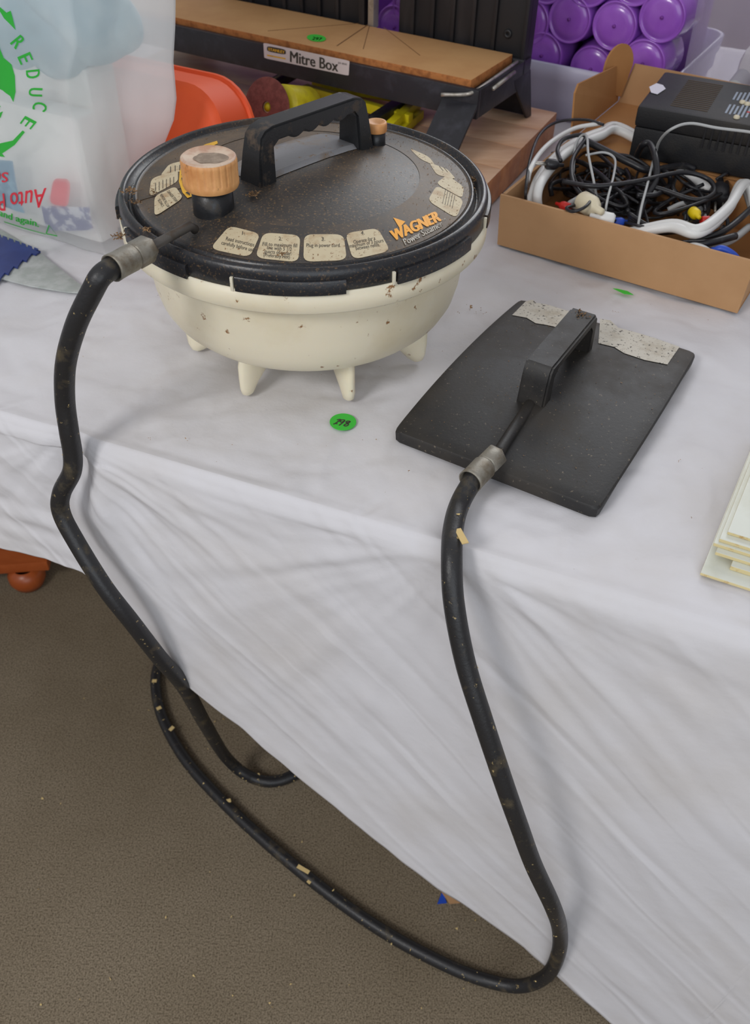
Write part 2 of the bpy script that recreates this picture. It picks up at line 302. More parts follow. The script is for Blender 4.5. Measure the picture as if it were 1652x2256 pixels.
# ------------------------------------------------------------------ white cloth
RR = .020
hem_px = [(0, 1205), (100, 1233), (175, 1252), (200, 1264), (300, 1385), (420, 1512), (530, 1600), (645, 1702), (800, 1832), (965, 1960), (1150, 2092), (1340, 2252), (1480, 2360)]
SL = .045
hem = []
for q in hem_px:
    off = .03
    for _ in range(12):
        P = onpl(*q, A+NN*off, NN); off = max(0, SL*(TZ-RR-P.z))
    hem.append(((P-A).dot(E), P.z))
def zhem(s):
    if s <= hem[0][0]: return hem[0][1]-.05*(hem[0][0]-s)
    for (a, za), (b_, zb) in zip(hem, hem[1:]):
        if s <= b_: return za+(zb-za)*(s-a)/(b_-a)
    return max(.03, hem[-1][1])
def nz(x, y, z=0): return noise.noise(Vector((x, y, z)))
PIN = [(-.02, .01, 1.0), (.378, .015, .8)]
def cloth(s, a):
    amp = 0
    ha = max(0, a)
    for i, (ps, pa, k) in enumerate(PIN):
        ds, da = s-ps, a-pa; rho = math.hypot(ds, da)+1e-4; ph = math.atan2(da, ds)
        fade = rho/(rho+.05)*math.exp(-rho/.33)*k
        amp += fade*(nz(ph*4.5+i*9, math.log(rho+.03)*.8, 2)*.0075+nz(ph*13, math.log(rho+.03)*1.2, 5)*.0035)
    if a <= 0:
        p = A+E*s+NN*(a-RR); t = min(1, -a/.12)
        near = 1-.75*min(1, max(0, (-a-.03)/.1))
        wv = amp*near*.55+nz(s*9, a*7, 1)*.0022+nz(s*4+a*14, a*3-s*5, 8)*.0020-abs(nz(s*13-a*6, a*12+s*7, 4))*.0030-max(0, .12-abs(nz(s*7+a*9, a*8-s*4, 14)))*.010-max(0, .08-abs(nz(s*11-a*5, a*14+s*6, 24)))*.010
        return Vector((p.x, p.y, TZ-.0012+min(wv, .0010 if -a > .1 else .004)-.0025*math.exp(-((s-.375)/.03)**2)*math.exp(a/.05)))
    q = RR*pi/2
    if a < q: off = -RR+RR*math.sin(a/RR); z = TZ-RR+RR*math.cos(a/RR); out = .5
    else: off = SL*(a-q); z = TZ-RR-(a-q); out = 1
    d = ha
    u_ = (s*.74+d*.67); v_ = (-s*.67+d*.74)          # along and across the diagonal hem
    ed = .25+.75*min(1, d/.06); wv = amp*1.15*ed+nz(s*3.2, d*2.0, 3)*.012*min(1, d/.2)+nz(u_*3, v_*26, 6)*.0014*min(1, d/.06)+nz(u_*6, v_*55, 9)*.0011*min(1, d/.06)-abs(nz(u_*9, v_*19, 19))*.0018*min(1, d/.06)
    if s < -.03: wv = wv*.6+nz(s*5, d*48, 7)*.003*min(1, d/.05)
    wv += nz(s*7, d*3, 12)*.004*min(1, d/.3)
    pinch = -.020*math.exp(-((s+.016)/.022)**2)*math.exp(-((a-.045)/.04)**2)
    pinch += .012*math.exp(-((s-.012)/.022)**2)*math.exp(-((a-.07)/.05)**2)
    wv = max(wv, -off*.9-.004)
    p = A+E*s+NN*(off+(wv+pinch)*out); return Vector((p.x, p.y, z+.0))
def grid(a, b_, n): return [a+(b_-a)*k/n for k in range(n)]
ss = grid(-1.0, -.34, 22)+grid(-.34, .80, 235)+grid(.80, 1.4, 21)
ta = grid(-1.55, -.62, 40)+grid(-.62, 0, 110)
bm = B(); rows = []
ND = 150
for s_ in ss:
    Lh = RR*pi/2+TZ-RR-zhem(s_)+nz(s_*30, 0, 3)*.003
    col = [bm.verts.new(cloth(s_, a)) for a in ta]
    col += [bm.verts.new(cloth(s_, Lh*(k/ND)**1.15)) for k in range(ND+1)]
    rows.append(col)
for p, q in zip(rows, rows[1:]):
    for k in range(len(p)-1): bm.faces.new((p[k], p[k+1], q[k+1], q[k]))
bmesh.ops.recalc_face_normals(bm, faces=bm.faces)
cl = obj('tablecloth', bm, 'cloth', angle=180); tag(cl, 'creased white cotton cloth draped over the table with a slanting hem', 'tablecloth')
md = cl.modifiers.new('thick', 'SOLIDIFY'); md.thickness = .0008; md.offset = -1

# ------------------------------------------------------------------ steamer tank
VC = Vector((-.077, .868, TZ)); vx, vy = VC.x, VC.y
st = thing('wallpaper_steamer', 'round cream plastic wallpaper steamer tank with dusty black lid and arched handle', 'steamer', VC)
LP = [(0, .1930), (.03, .1926), (.06, .1908), (.09, .1876), (.112, .1843), (.135, .1800), (.155, .1758), (.1625, .1743), (.1638, .1756), (.1655, .1763), (.1670, .1750), (.1685, .168), (.1720, .168), (.1736, .177), (.1754, .1785), (.1775, .1785), (.1797, .1765)]
def zl(r):
    for (a, za), (b_, zb) in zip(LP, LP[1:]):
        if r <= b_: return TZ+za+(zb-za)*(r-a)/(b_-a)
    return TZ+.1785
def lidpt(x, y, h=0):
    z = TZ+.184
    for _ in range(6):
        p = at(x, y, z); r = math.hypot(p.x-vx, p.y-vy); z = zl(min(r, .1622))+.0006+h
    p = at(x, y, z); r = math.hypot(p.x-vx, p.y-vy)
    if r > .1622: p = Vector((vx+(p.x-vx)*.1622/r, vy+(p.y-vy)*.1622/r, p.z))
    return p
bm = B()
body = [(0, .034), (.08, .034), (.110, .036), (.1275, .0405), (.1395, .0485), (.149, .058), (.1555, .070), (.1595, .086), (.162, .108), (.1635, .130), (.164, .134), (.181, .136), (.1828, .138), (.1828, .157), (.175, .158)]
add_lathe(bm, body, 96, VC); obj('tank', bm, 'tank', st)
for dg in (195, 243, 292, 340, 32, 82, 140):
    t = math.radians(dg); d = Vector((math.cos(t), math.sin(t), 0)); sd = Vector((-d.y, d.x, 0)); bm = B()
    prof = []   # tapered foot: stacked sections (z, r_in, r_out, half width)
    for z, ri, ro, hw in ((0.0, .119, .129, .0035), (.0025, .114, .1325, .0062), (.010, .104, .135, .0075), (.022, .074, .136, .009), (.036, .050, .136, .0105), (.046, .05, .132, .011)):
        prof.append([bm.verts.new(VC+Vector((0, 0, z))+d*(ri+(ro-ri)*(.5+.5*math.cos(a)))+sd*hw*math.sin(a)*(1 if math.cos(a) > .3 else (.62+.4*(max(-1, math.cos(a))+1)/1.3*.95))) for a in [2*pi*k/16 for k in range(16)]])
    for p, q in zip(prof, prof[1:]):
        for k in range(16): bm.faces.new((p[k], p[(k+1) % 16], q[(k+1) % 16], q[k]))
    bm.faces.new(prof[0][::-1]); obj('foot', bm, 'tank', st)
bm = B(); col = LP+[(.181, .172), (.1818, .158), (.178, .1555), (.160, .155)]
add_lathe(bm, col, 128, VC); lid = obj('lid', bm, 'lid', st, angle=50)
M['lid_rim'] = M['collar']; lid.data.materials.append(M['collar'])
for p in lid.data.polygons:
    c = p.center; r = math.hypot(c.x-vx, c.y-vy)
    if r > .1632: p.material_index = 1
for k in range(8):
    a0 = math.radians(-105+45*k); bm = B()
    prof = [(.1808, .156), (.1848, .156), (.1848, .1675), (.1838, .169), (.1808, .169)]
    add_lathe(bm, prof, 20, VC, a0=a0, a1=a0+math.radians(30))
    for side in (0, 1):
        bm.verts.ensure_lookup_table(); idx = [i*21+(20 if side else 0) for i in range(5)]; bm.faces.new([bm.verts[i] for i in idx])
    bmesh.ops.recalc_face_normals(bm, faces=bm.faces); obj('locking_tab', bm, 'collar', st)
    bm = B(); t = a0-math.radians(1.0); d = Vector((math.cos(t), math.sin(t), 0))
    add_box(bm, VC+d*.1825+Vector((0, 0, .1615)), (.003, .0028, .013), t, .0006); obj('tank_lug', bm, 'tank', st)
# sticker film on the lid
bm = B(); sh = []
for r in (.113, .125, .135, .145, .155, .1620):
    sh.append([bm.verts.new((vx+r*math.cos(t), vy+r*math.sin(t), zl(r)+.0005)) for t in [math.radians(-116+(313)*k/90) for k in range(91)]])
for p, q in zip(sh, sh[1:]):
    for k in range(90): bm.faces.new((p[k], q[k], q[k+1], p[k+1]))
film = obj('instruction_film', bm, 'sheet', st)
def linesp(x0, y0, ux, uy, n, wob=0):
    out = []
    for i in range(n):
        k0 = .08+.1*rnd.random(); k1 = .85+.1*rnd.random(); t = (i+.5)/n
        a = (x0+ux[0]*k0+uy[0]*t, y0+ux[1]*k0+uy[1]*t); b_ = (x0+ux[0]*k1+uy[0]*t, y0+ux[1]*k1+uy[1]*t); h = .16/n
        out.append([a, b_, (b_[0]+uy[0]*h, b_[1]+uy[1]*h), (a[0]+uy[0]*h, a[1]+uy[1]*h)])
    return out
def label(q, lines, nlines=None, r=.24):
    bm = B(); add_poly(bm, rquad(q, r), lidpt, 1, .0002); o = obj('instruction_label', bm, 'label', st)
    bm = B()
    for s_, o_, ux, uy in lines: add_text(bm, s_, o_, ux, uy, lambda x, y, h: lidpt(x, y, .0004+h), bold=.0)
    if nlines:
        for pp in linesp(*nlines): add_poly(bm, pp, lidpt, 0, .0004)
    obj('lettering', bm, 'ink', o, smooth=False)
label([(505, 497), (574, 515), (550, 567), (462, 548)], [('1.', (533, 517), (6, 1), (1, -8)), ('Read instructions', (497, 529), (62, 14), (2, -8)), ('carefully before use.', (487, 538), (73, 17), (2, -8))])
label([(580, 512), (662, 518), (657, 578), (562, 568)], [('2.', (614, 529), (7, 1), (0, -8)), ('Fill to maximum fill', (578, 541), (76, 4), (1, -8)), ('line with 5 1/2', (588, 549), (54, 4), (1, -8)), ('quarts of water.', (582, 557), (60, 5), (1, -8)), ('(Preferably Hot)', (580, 565), (58, 5), (1, -8))])
label([(670, 516), (757, 516), (764, 573), (668, 577)], [('3.', (708, 530), (8, 0), (0, -8)), ('Plug in power cord.', (675, 544), (75, 0), (0, -8))])
label([(760, 514), (832, 502), (860, 553), (777, 572)], [('4.', (795, 517), (8, -1), (0, -8)), ('Operate for a', (779, 537), (48, -9), (-1, -8)), ('maximum of 3 hours', (770, 546), (75, -13), (-1, -8)), ('between refills.', (784, 551), (53, -9), (-1, -8))])
label([(962, 408), (1022, 440), (1005, 481), (942, 442)], [('1.', (950, 423), (3, -5), (-5, -3))], (998, 465, (8, -38), (-26, -15), 5))
label([(340, 432), (386, 410), (404, 436), (340, 478)], [('DANGER STEAM', (368, 423), (19, 23), (5, -4)), ('REMOVE FILL CAP', (352, 430), (17, 28), (5, -4)), ('SLOWLY', (347, 441), (10, 16), (5, -4))])
label([(333, 393), (392, 374), (392, 400), (328, 434)], [], (338, 402, (0, 24), (48, -18), 6))
label([(985, 385), (1022, 412), (1018, 437), (960, 404)], [], None); label([(945, 358), (985, 372), (1005, 395), (962, 385)], [], (960, 362, (12, 14), (20, 6), 2)); label([(900, 325), (945, 345), (960, 366), (925, 350)], [], None, .3)
label([(372, 362), (410, 352), (408, 375), (352, 388)], [], (370, 366, (0, 16), (30, -6), 3)); label([(400, 345), (452, 328), (450, 340), (395, 358)], [], None)
bm = B(); add_poly(bm, [(452, 318), (478, 310), (480, 316), (440, 334), (425, 350), (411, 372), (407, 395), (414, 418), (425, 432), (413, 436), (402, 424), (394, 400), (396, 374), (412, 348), (434, 328)], lidpt, 1, .0003); wy = obj('warning_strip', bm, 'yellowprint', st, label='yellow warning strip')
bm = B()
for ch, x, y in (('W', 418, 352), ('A', 408, 368), ('R', 402, 380), ('N', 400, 390), ('I', 400, 398), ('N', 402, 407), ('G', 407, 416)): add_text(bm, ch, (x-1, y-6), (2, 6), (6, -2), lambda a, b_, h: lidpt(a, b_, .0009+h), bold=.4)
add_poly(bm, [(408, 424), (416, 421), (419, 431)], lidpt, 0, .0008); obj('lettering', bm, 'ink', wy, smooth=False)
# brand print
bm = B(); LG = lambda x, y, h: lidpt(x, y, .0003+h)
add_text(bm, 'WAGNER', (868, 531), (103, -45), (-10, -22), LG, bold=2.6)
add_poly(bm, [(866, 479), (893, 488), (880, 502)][::-1], lambda x, y, h: LG(x, y, h)); obj('brand_lettering', bm, 'orangeprint', film, smooth=False)
bm = B(); add_text(bm, 'Power Steamer', (893, 540), (83, -42), (-6, -13), LG, bold=.7); add_text(bm, 'TM', (975, 488), (7, -4), (-2, -4), LG); obj('product_lettering', bm, 'greyprint', film, smooth=False)
# pad imitating the glare on the lid, and handle
H0 = Vector((-.118, .838, 0)); H1 = Vector((-.030, .934, 0)); hd = (H1-H0).normalized(); hs = Vector((hd.y, -hd.x, 0)); HL = (H1-H0).length
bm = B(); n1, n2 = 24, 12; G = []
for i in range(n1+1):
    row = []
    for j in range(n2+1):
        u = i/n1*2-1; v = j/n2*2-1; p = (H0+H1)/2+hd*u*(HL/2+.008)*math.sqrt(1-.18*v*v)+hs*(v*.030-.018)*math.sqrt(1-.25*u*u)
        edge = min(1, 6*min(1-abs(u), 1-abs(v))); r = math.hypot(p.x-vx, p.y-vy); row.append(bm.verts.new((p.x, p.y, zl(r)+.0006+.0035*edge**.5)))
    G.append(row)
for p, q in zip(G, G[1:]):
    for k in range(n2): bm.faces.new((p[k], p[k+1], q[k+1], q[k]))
M['pad'] = mat('painted_glare_plastic', S(138, 138, 141), .30, S(120, 100, 78), 22, .5, .7, col3=S(128, 100, 66), s3=160, lo3=.6, hi3=.68, rough2=.6)  # pale grey base paints glare onto the lid; brown layers are dirt
bmesh.ops.recalc_face_normals(bm, faces=bm.faces); obj('glare_pad', bm, 'pad', st)
bm = B(); zb = TZ+.186; zt = TZ+.240
outer = [(-.012, 0), (-.008, .030), (-.004, .047), (.002, .0525), (.012, .055), (HL-.012, .055), (HL-.002, .0525), (HL+.004, .047), (HL+.008, .030), (HL+.012, 0)]
inner = [(HL-.008, 0), (HL-.010, .036), (HL-.014, .041)]
k = 4; x0, x1 = HL-.022, .030
for i in range(k*6+1):
    t = i/(k*6); inner.append((x0+(x1-x0)*t, .041-.0032*abs(math.sin(t*k*pi))))
inner += [(.018, .041), (.011, .036), (.009, 0)]
pts = [H0+hd*(x)+Vector((0, 0, zb+z)) for x, z in outer+inner]
add_prism(bm, [p-hs*.0125 for p in pts], hs*.025); bmesh.ops.bevel(bm, geom=[e_ for e_ in bm.edges if len(e_.link_faces) == 2 and max(abs(f.normal.dot(hs)) for f in e_.link_faces) > .9 and e_.calc_face_angle(0) > 1.2], offset=.002, segments=2, affect='EDGES')
for v in bm.verts:      # flare the legs
    z = (v.co.z-zb)/.055; c = (H0+H1)/2; q = (v.co-c).dot(hs); v.co += hs*q*(.35*(1-z)**1.5)
obj('carry_handle', bm, 'handleblack', st)
# filler neck and cap
cb = at(472, 466, TZ+.181); bm = B(); add_lathe(bm, [(.0195, -.006), (.0188, .004), (.0186, .026), (.012, .0265)], 40, Vector((cb.x, cb.y, TZ+.181))); obj('filler_neck', bm, 'black', st)
bm = B(); n = 144; prof = [(.0245, .0), (.0253, .002), (.0253, .006), (.0250, .007), (.0252, .022), (.0245, .0255), (.0225, .027), (.0215, .0262), (.010, .0255), (0, .0255)]
add_lathe(bm, prof, n, Vector((cb.x, cb.y, TZ+.206)))
for i, v in enumerate(bm.verts):
    rg = i//n
    if rg in (3, 4) and (i % n) % 6 in (0,):
        dd = Vector((v.co.x-cb.x, v.co.y-cb.y, 0)); v.co -= dd.normalized()*.0011
cap = obj('filler_cap', bm, 'orangecap', st, label='faded orange ribbed cap')
cap.data.materials.append(M['captop'])
for p in cap.data.polygons:
    if p.center.z > TZ+.206+.0253: p.material_index = 1
bm = B(); rn = random.Random(5); ring = [bm.verts.new((cb.x+.003+math.cos(t)*.0155*(1+.12*nz(t*2, 3)), cb.y-.004+math.sin(t)*.0115*(1+.25*nz(t*2, 7)), TZ+.206+.0262)) for t in [2*pi*k/28 for k in range(28)]]; bm.faces.new(ring); obj('cap_dust', bm, 'capdirt', cap)
sb = at(828, 314, TZ+.186); bm = B(); add_lathe(bm, [(.0105, -.004), (.0098, .002), (.0098, .013), (.005, .0135)], 28, Vector((sb.x, sb.y, TZ+.186))); obj('valve_neck', bm, 'black', st)
bm = B(); add_lathe(bm, [(.0108, 0), (.0112, .001), (.0112, .0075), (.0103, .0095), (.0085, .0095), (.004, .0075), (0, .007)], 32, Vector((sb.x, sb.y, TZ+.198))); obj('valve_cap', bm, 'orangecap', st, label='small smooth orange valve cap')
# outlet pipe
pz = TZ+.1865; p0 = at(428, 492, pz+.001); p1 = at(318, 552, pz+.0015); pd = (p1-p0).normalized()
bm = B(); add_tube(bm, [p0+Vector((0, 0, -.006)), p0+pd*.006, p1+pd*.01], .0042, 14); obj('outlet_pipe', bm, 'pipe', st)
# dirt lumps on the lid
bm = B(); rn = random.Random(11)
for i in range(1500):
    if i > 700: rn.seed(i)
    t = rn.uniform(0, 2*pi) if i < 700 else rn.gauss(.3, .75); r = rn.choice((rn.uniform(.02, .158), rn.uniform(.12, .16), .1702+rn.uniform(-.0015, .0015), rn.uniform(.15, .1625), rn.uniform(.165, .175)))
    add_crumb(bm, (vx+r*math.cos(t), vy+r*math.sin(t), zl(r)+.0008), rn.uniform(.0003, .0009), rn)
for px_, py_, z, n_, sp_ in ((285, 420, .181, 90, .006), (300, 445, .178, 50, .005), (322, 505, .181, 40, .004), (262, 520, .165, 70, .006), (270, 480, .165, 30, .004), (557, 427, .192, 60, .005), (1043, 395, .172, 60, .004), (340, 425, .178, 30, .005), (395, 540, .172, 25, .004), (980, 345, .172, 40, .006), (620, 560, .18, 20, .004)):
    p = at(px_, py_, TZ+z)
    for _ in range(n_): add_crumb(bm, p+Vector((rn.gauss(0, 1), rn.gauss(0, 1), rn.uniform(-.4, .4)))*sp_*.6, rn.uniform(.0006, .0019), rn)
obj('dirt_crumbs', bm, 'fluff', st, smooth=False, kind='stuff')

# ------------------------------------------------------------------ hose
def edge(x, y, off): return onpl(x, y, A+NN*off, NN)
q0 = p1+pd*.026
L_ = [q0, q0+pd*.012, q0+pd*.024-Vector((0, 0, .0015)), edge(205, 638, -.002), edge(168, 715, .006), edge(145, 800, .010), edge(143, 880, .010), edge(152, 950, .014), edge(160, 1000, .016), edge(158, 1040, .020), edge(136, 1085, .026), edge(134, 1125, .030), edge(160, 1180, .036), edge(228, 1290, .048), edge(290, 1370, .048), edge(350, 1447, .038), edge(405, 1512, .016), edge(452, 1595, -.03), at(498, 1668, .075), at(545, 1708, .022), at(600, 1722, .011), at(660, 1700, .011), at(740, 1640, .011), at(760, 1540, .011), at(640, 1440, .011), at(480, 1395, .011), at(380, 1420, .011), at(348, 1470, .011), at(345, 1530, .011), at(365, 1598, .011), at(415, 1682, .011), at(500, 1775, .011), at(600, 1867, .011), at(720, 1965, .011), at(850, 2055, .011), at(985, 2127, .011), at(1080, 2162, .012), at(1150, 2172, .028), at(1205, 2148, .075), at(1230, 2100, .16), at(1233, 2050, .245), edge(1218, 1998, .075), edge(1175, 1905, .082), edge(1140, 1810, .084), edge(1110, 1725, .080), edge(1065, 1590, .068), edge(1025, 1460, .052), edge(1000, 1330, .034), edge(995, 1230, .012), edge(999, 1160, -.020), edge(1015, 1105, -.052)]
pf = at(1093, 1002, TZ+.026); pe = at(1042, 1054, TZ+.024); fd = (pe-pf).normalized()
L_.append(pe-fd*.004)
hz = thing('steam_hose', 'long black rubber hose looping from tank to carpet and back up to the plate', 'hose', q0)
hp = smoothpath(L_, 14); bm = B(); add_tube(bm, hp, .0091, 20); obj('hose_tube', bm, 'hose', hz, angle=180)
def fitting(p, d, hexfirst=True):
    """hexagon nut, then a flared sleeve along d"""
    g = bmesh.new(); add_lathe(g, [(.0045, 0), (.0108, .0), (.0118, .0015), (.0118, .017), (.0108, .0185), (.006, .0185)], 6, p, axis=d); a = obj('hex_nut', g, 'metal', hz, smooth=True, angle=20)
    g = bmesh.new(); add_lathe(g, [(.0065, .0185), (.0105, .019), (.0114, .021), (.0112, .034), (.0114, .040), (.0116, .044), (.0104, .044), (.0100, .036), (.0, .036)], 32, p, axis=d); obj('crimp_sleeve', g, 'metal', hz)
fitting(p1-pd*.006, pd); fitting(pf, fd)
bm = B(); rn = random.Random(21)
for i in range(150):
    k = int(len(hp)*rn.choice((rn.uniform(.5, .82), rn.uniform(.05, .98)))); p = hp[min(k, len(hp)-2)]; t = (hp[min(k+1, len(hp)-1)]-p).normalized(); sd = t.cross(Vector((rn.gauss(0, 1), rn.gauss(0, 1), rn.gauss(.6, 1)))).normalized()
    add_crumb(bm, p+sd*.0086, rn.choice((.0009, .0014, .0022)), rn)
def chip(px_, py_, p, w_, l_, dr):
    c = p; add_box(bm, c, (l_, w_, .0012), dr, .0003)
for x, y, z, l_, dr in ((556, 1712, .021, .024, .4), (668, 1915, .02, .02, -.5), (685, 1938, .018, .013, .9), (340, 1500, .020, .008, 0), (350, 1560, .02, .008, .6), (500, 1765, .019, .012, .3), (378, 1605, .02, .009, 1)): chip(0, 0, at(x, y, z), .006, l_, dr)
p = edge(1016, 1185, -.004)+Vector((0, 0, .002)); chip(0, 0, p, .006, .018, 1.9)
obj('stuck_chips', bm, 'pale', hz, smooth=False, kind='stuff')

# ------------------------------------------------------------------ steam plate
PC = Vector((.1805, .760, TZ)); pa = -.527; pu = Vector((math.cos(pa), math.sin(pa), 0)); pv = Vector((-math.sin(pa), math.cos(pa), 0)); PW, PH = .1046, .1474; PT = .0135
def platez(u, v): return PT+.0075*(1-v*v)*(1-.25*u*u)
def plp(u, v, h=0): return PC+pu*u*(PW+.003*(1-v*v))+pv*v*PH+Vector((0, 0, platez(u, v)+h))
def platepx(x, y, h=0):
    z = TZ+PT+.005
    for _ in range(6):
        p = at(x, y, z); d = p-PC; u = d.dot(pu)/PW; v = d.dot(pv)/PH; z = TZ+platez(max(-1, min(1, u)), max(-1, min(1, v)))+.0007+h
    return at(x, y, z)
spt = thing('steam_plate', 'flat black rectangular steam plate with arched handle and torn white label', 'steam plate', PC)
bm = B(); n1, n2 = 30, 40
def shrink(u, v, h):
    """rounded corners: super-ellipse pull"""
    r = (abs(u)**44+abs(v)**44)**(1/44); k = 1 if r < 1e-6 else max(abs(u), abs(v))/r; return u*k, v*k
uu = [-1+2*i/n1 for i in range(n1+1)]; vv_ = [-1+2*i/n2 for i in range(n2+1)]; top = []
for u in uu:
    row = []
    for v in vv_:
        a, b_ = shrink(u, v, 0); rim = max(abs(u), abs(v)); dz = -.0012 if rim > .999 else 0
        spine = .0035*math.exp(-((u)/.07)**2)*(1 if v < -.2 else 0)
        row.append(bm.verts.new(plp(a*(.99 if rim > .999 else 1), b_*(.993 if rim > .999 else 1), dz+spine)))
    top.append(row)
for p, q in zip(top, top[1:]):
    for k in range(n2): bm.faces.new((p[k], q[k], q[k+1], p[k+1]))
bd = [(i, 0) for i in range(n1)]+[(n1, j) for j in range(n2)]+[(i, n2) for i in range(n1, 0, -1)]+[(0, j) for j in range(n2, 0, -1)]
ringA = [top[i][j] for i, j in bd]; ringB = []; ringC = []
for i, j in bd:
    a, b_ = shrink(uu[i], vv_[j], 0); q = plp(a*1.004, b_*1.003); 
    ringB.append(bm.verts.new((q.x, q.y, q.z-.0035))); ringC.append(bm.verts.new((PC+pu*a*PW+pv*b_*PH)+Vector((0, 0, .0003+platez(a, b_)-PT))))
for X, Y in ((ringA, ringB), (ringB, ringC)):
    for k in range(len(X)): bm.faces.new((X[k], Y[k], Y[(k+1) % len(X)], X[(k+1) % len(X)]))
bm.faces.new(ringC[::-1])
bmesh.ops.recalc_face_normals(bm, faces=bm.faces); obj('plate_body', bm, 'plate', spt, angle=40)
# plate handle: feet found on the plate, bar 45 mm above
hb0 = platepx(1178, 893); hb1 = platepx(1312, 782); hb0.z = hb1.z = TZ+.018
ax = Vector(pv); mid = PC+pv*0; f0 = PC+pv*((hb0-PC).dot(pv))+pu*((hb0-PC).dot(pu)); Lh = 0.125
ht0 = at(1190, 800, TZ+.063); ht1 = at(1290, 682, TZ+.063); ax = (ht1-ht0); Lh = ax.length+.004; ax.normalize(); sx_ = Vector((ax.y, -ax.x, 0)); O_ = Vector((ht0.x, ht0.y, TZ+.015))-ax*.004
prof = [(-.008, 0), (-.004, .030), (-.001, .043), (.004, .048), (Lh-.004, .048), (Lh+.001, .043), (Lh+.003, .025), (Lh+.005, 0), (Lh-.008, 0), (Lh-.010, .030), (Lh-.016, .037), (.020, .037), (.013, .031), (.012, 0)]
bm = B(); add_prism(bm, [O_+ax*x+Vector((0, 0, z))-sx_*.0145 for x, z in prof], sx_*.029)
bmesh.ops.bevel(bm, geom=[e_ for e_ in bm.edges if len(e_.link_faces) == 2 and max(abs(f.normal.dot(sx_)) for f in e_.link_faces) > .9], offset=.0022, segments=2, affect='EDGES')
obj('plate_handle', bm, 'plate', spt)
bm = B(); s0 = Vector((O_.x, O_.y, TZ+.020))+ax*.0; s1 = pf-fd*.001; add_tube(bm, smoothpath([s0, s0.lerp(s1, .5), s1+Vector((0, 0, -.002))], 6), .0058, 12); obj('steam_channel', bm, 'plate', spt)
bm = B(); add_poly(bm, [(1128, 694), (1158, 664), (1172, 660), (1182, 667), (1206, 671), (1262, 688), (1232, 722), (1205, 716), (1180, 712), (1160, 700)], platepx, 2)
obj('torn_label', bm, 'labelclean', spt, label='torn white paper label with dark scuffs')
bm = B(); add_poly(bm, [(1322, 702), (1345, 706), (1362, 722), (1400, 732), (1440, 744), (1497, 764), (1470, 803), (1420, 793), (1375, 778), (1352, 764), (1318, 756)], platepx, 2)
obj('torn_label', bm, 'labelclean', spt, label='torn white paper label with dark scuffs')
bm = B(); rn = random.Random(31)
for i in range(260):
    u, v = rn.uniform(-.95, .95), rn.uniform(-.95, .95); add_crumb(bm, plp(u, v, .0004), rn.uniform(.0003, .0008), rn)
for i in range(30): add_crumb(bm, O_+ax*(Lh-.012)+Vector((0, 0, .0485))+Vector((rn.gauss(0, .004), rn.gauss(0, .004), 0)), rn.uniform(.0008, .002), rn)
obj('dust_crumbs', bm, 'fluff', spt, smooth=False, kind='stuff')

# ------------------------------------------------------------------ small things on the cloth
def tab(z): return lambda x, y, h=0: at(x, y, z)+Vector((0, 0, h))
def ell(cx, cy, rx, ry, n=40, rot=0): return [(cx+rx*math.cos(t)*math.cos(rot)-ry*math.sin(t)*math.sin(rot), cy+rx*math.cos(t)*math.sin(rot)+ry*math.sin(t)*math.cos(rot)) for t in [2*pi*k/n for k in range(n)]]
def sticker(px_, z, name='price_dot'):
    g = B(); add_prism(g, [at(x, y, z) for x, y in px_], Vector((0, 0, .0005))); return obj(name, g, 'green', None, smooth=False)
lot = sticker(ell(755.5, 930, 29.3, 18.4), TZ+.0014, 'lot_sticker'); tag(lot, 'round green paper sticker handwritten 298 on the white cloth', 'sticker')
def hand(bm, strokes, z, wd):
    for s_ in strokes:
        pts = smoothpath([at(x, y, z) for x, y in s_], 5); add_tube(bm, pts, wd, 6, flat=.25)
bm = B(); hand(bm, [[(742, 925), (750, 924), (744, 929), (738, 933), (734, 934)], [(738, 932), (743, 934)],
    [(758, 928), (752, 930), (749, 928), (753, 925), (759, 925.5), (757, 929), (751, 934), (746.5, 937)], [(771, 929), (765, 931), (762, 929.5), (766, 927.5), (771, 928.5), (768, 931.5), (762, 934), (757.5, 937), (762, 938.5), (767, 936), (766, 933), (762, 932)]], TZ+.0021, .00075)
obj('handwriting', bm, 'ink', lot, smooth=False)
centre_done = []
bm = B(); add_prism(bm, [at(x, y, TZ+.0012) for x, y in [(1350, 636), (1360, 637), (1382, 642), (1395, 650), (1375, 648)]], Vector((0, 0, .0006))); tag(obj('green_scrap', bm, 'green', smooth=False), 'thin sliver of green sticker in front of the cardboard tray', 'sticker')
bm = B(); rn = random.Random(9)
for x, y, r in ((1040, 675, .0028), (1060, 682, .0018), (1032, 684, .001), (1068, 690, .0012), (1012, 690, .001), (410, 968, .0012), (330, 968, .0009), (1082, 1046, .002), (1105, 1043, .002), (200, 690, .0012), (900, 1040, .001), (1496, 1015, .001), (1525, 1142, .0008), (1352, 688, .001), (1046, 690, .0009)):
    for _ in range(3): add_crumb(bm, at(x+rn.uniform(-4, 4), y+rn.uniform(-3, 3), TZ+.0018), r*.8, rn)
for _ in range(90):
    s_, t_ = rn.uniform(-.3, .6), rn.uniform(.02, .5); p = A+E*s_-NN*t_; add_crumb(bm, (p.x, p.y, TZ+.0010), rn.uniform(.0004, .0008), rn)
tag(obj('cloth_crumbs', bm, 'crumb', smooth=False), 'small brown crumbs scattered on the white cloth', 'debris', kind='stuff')

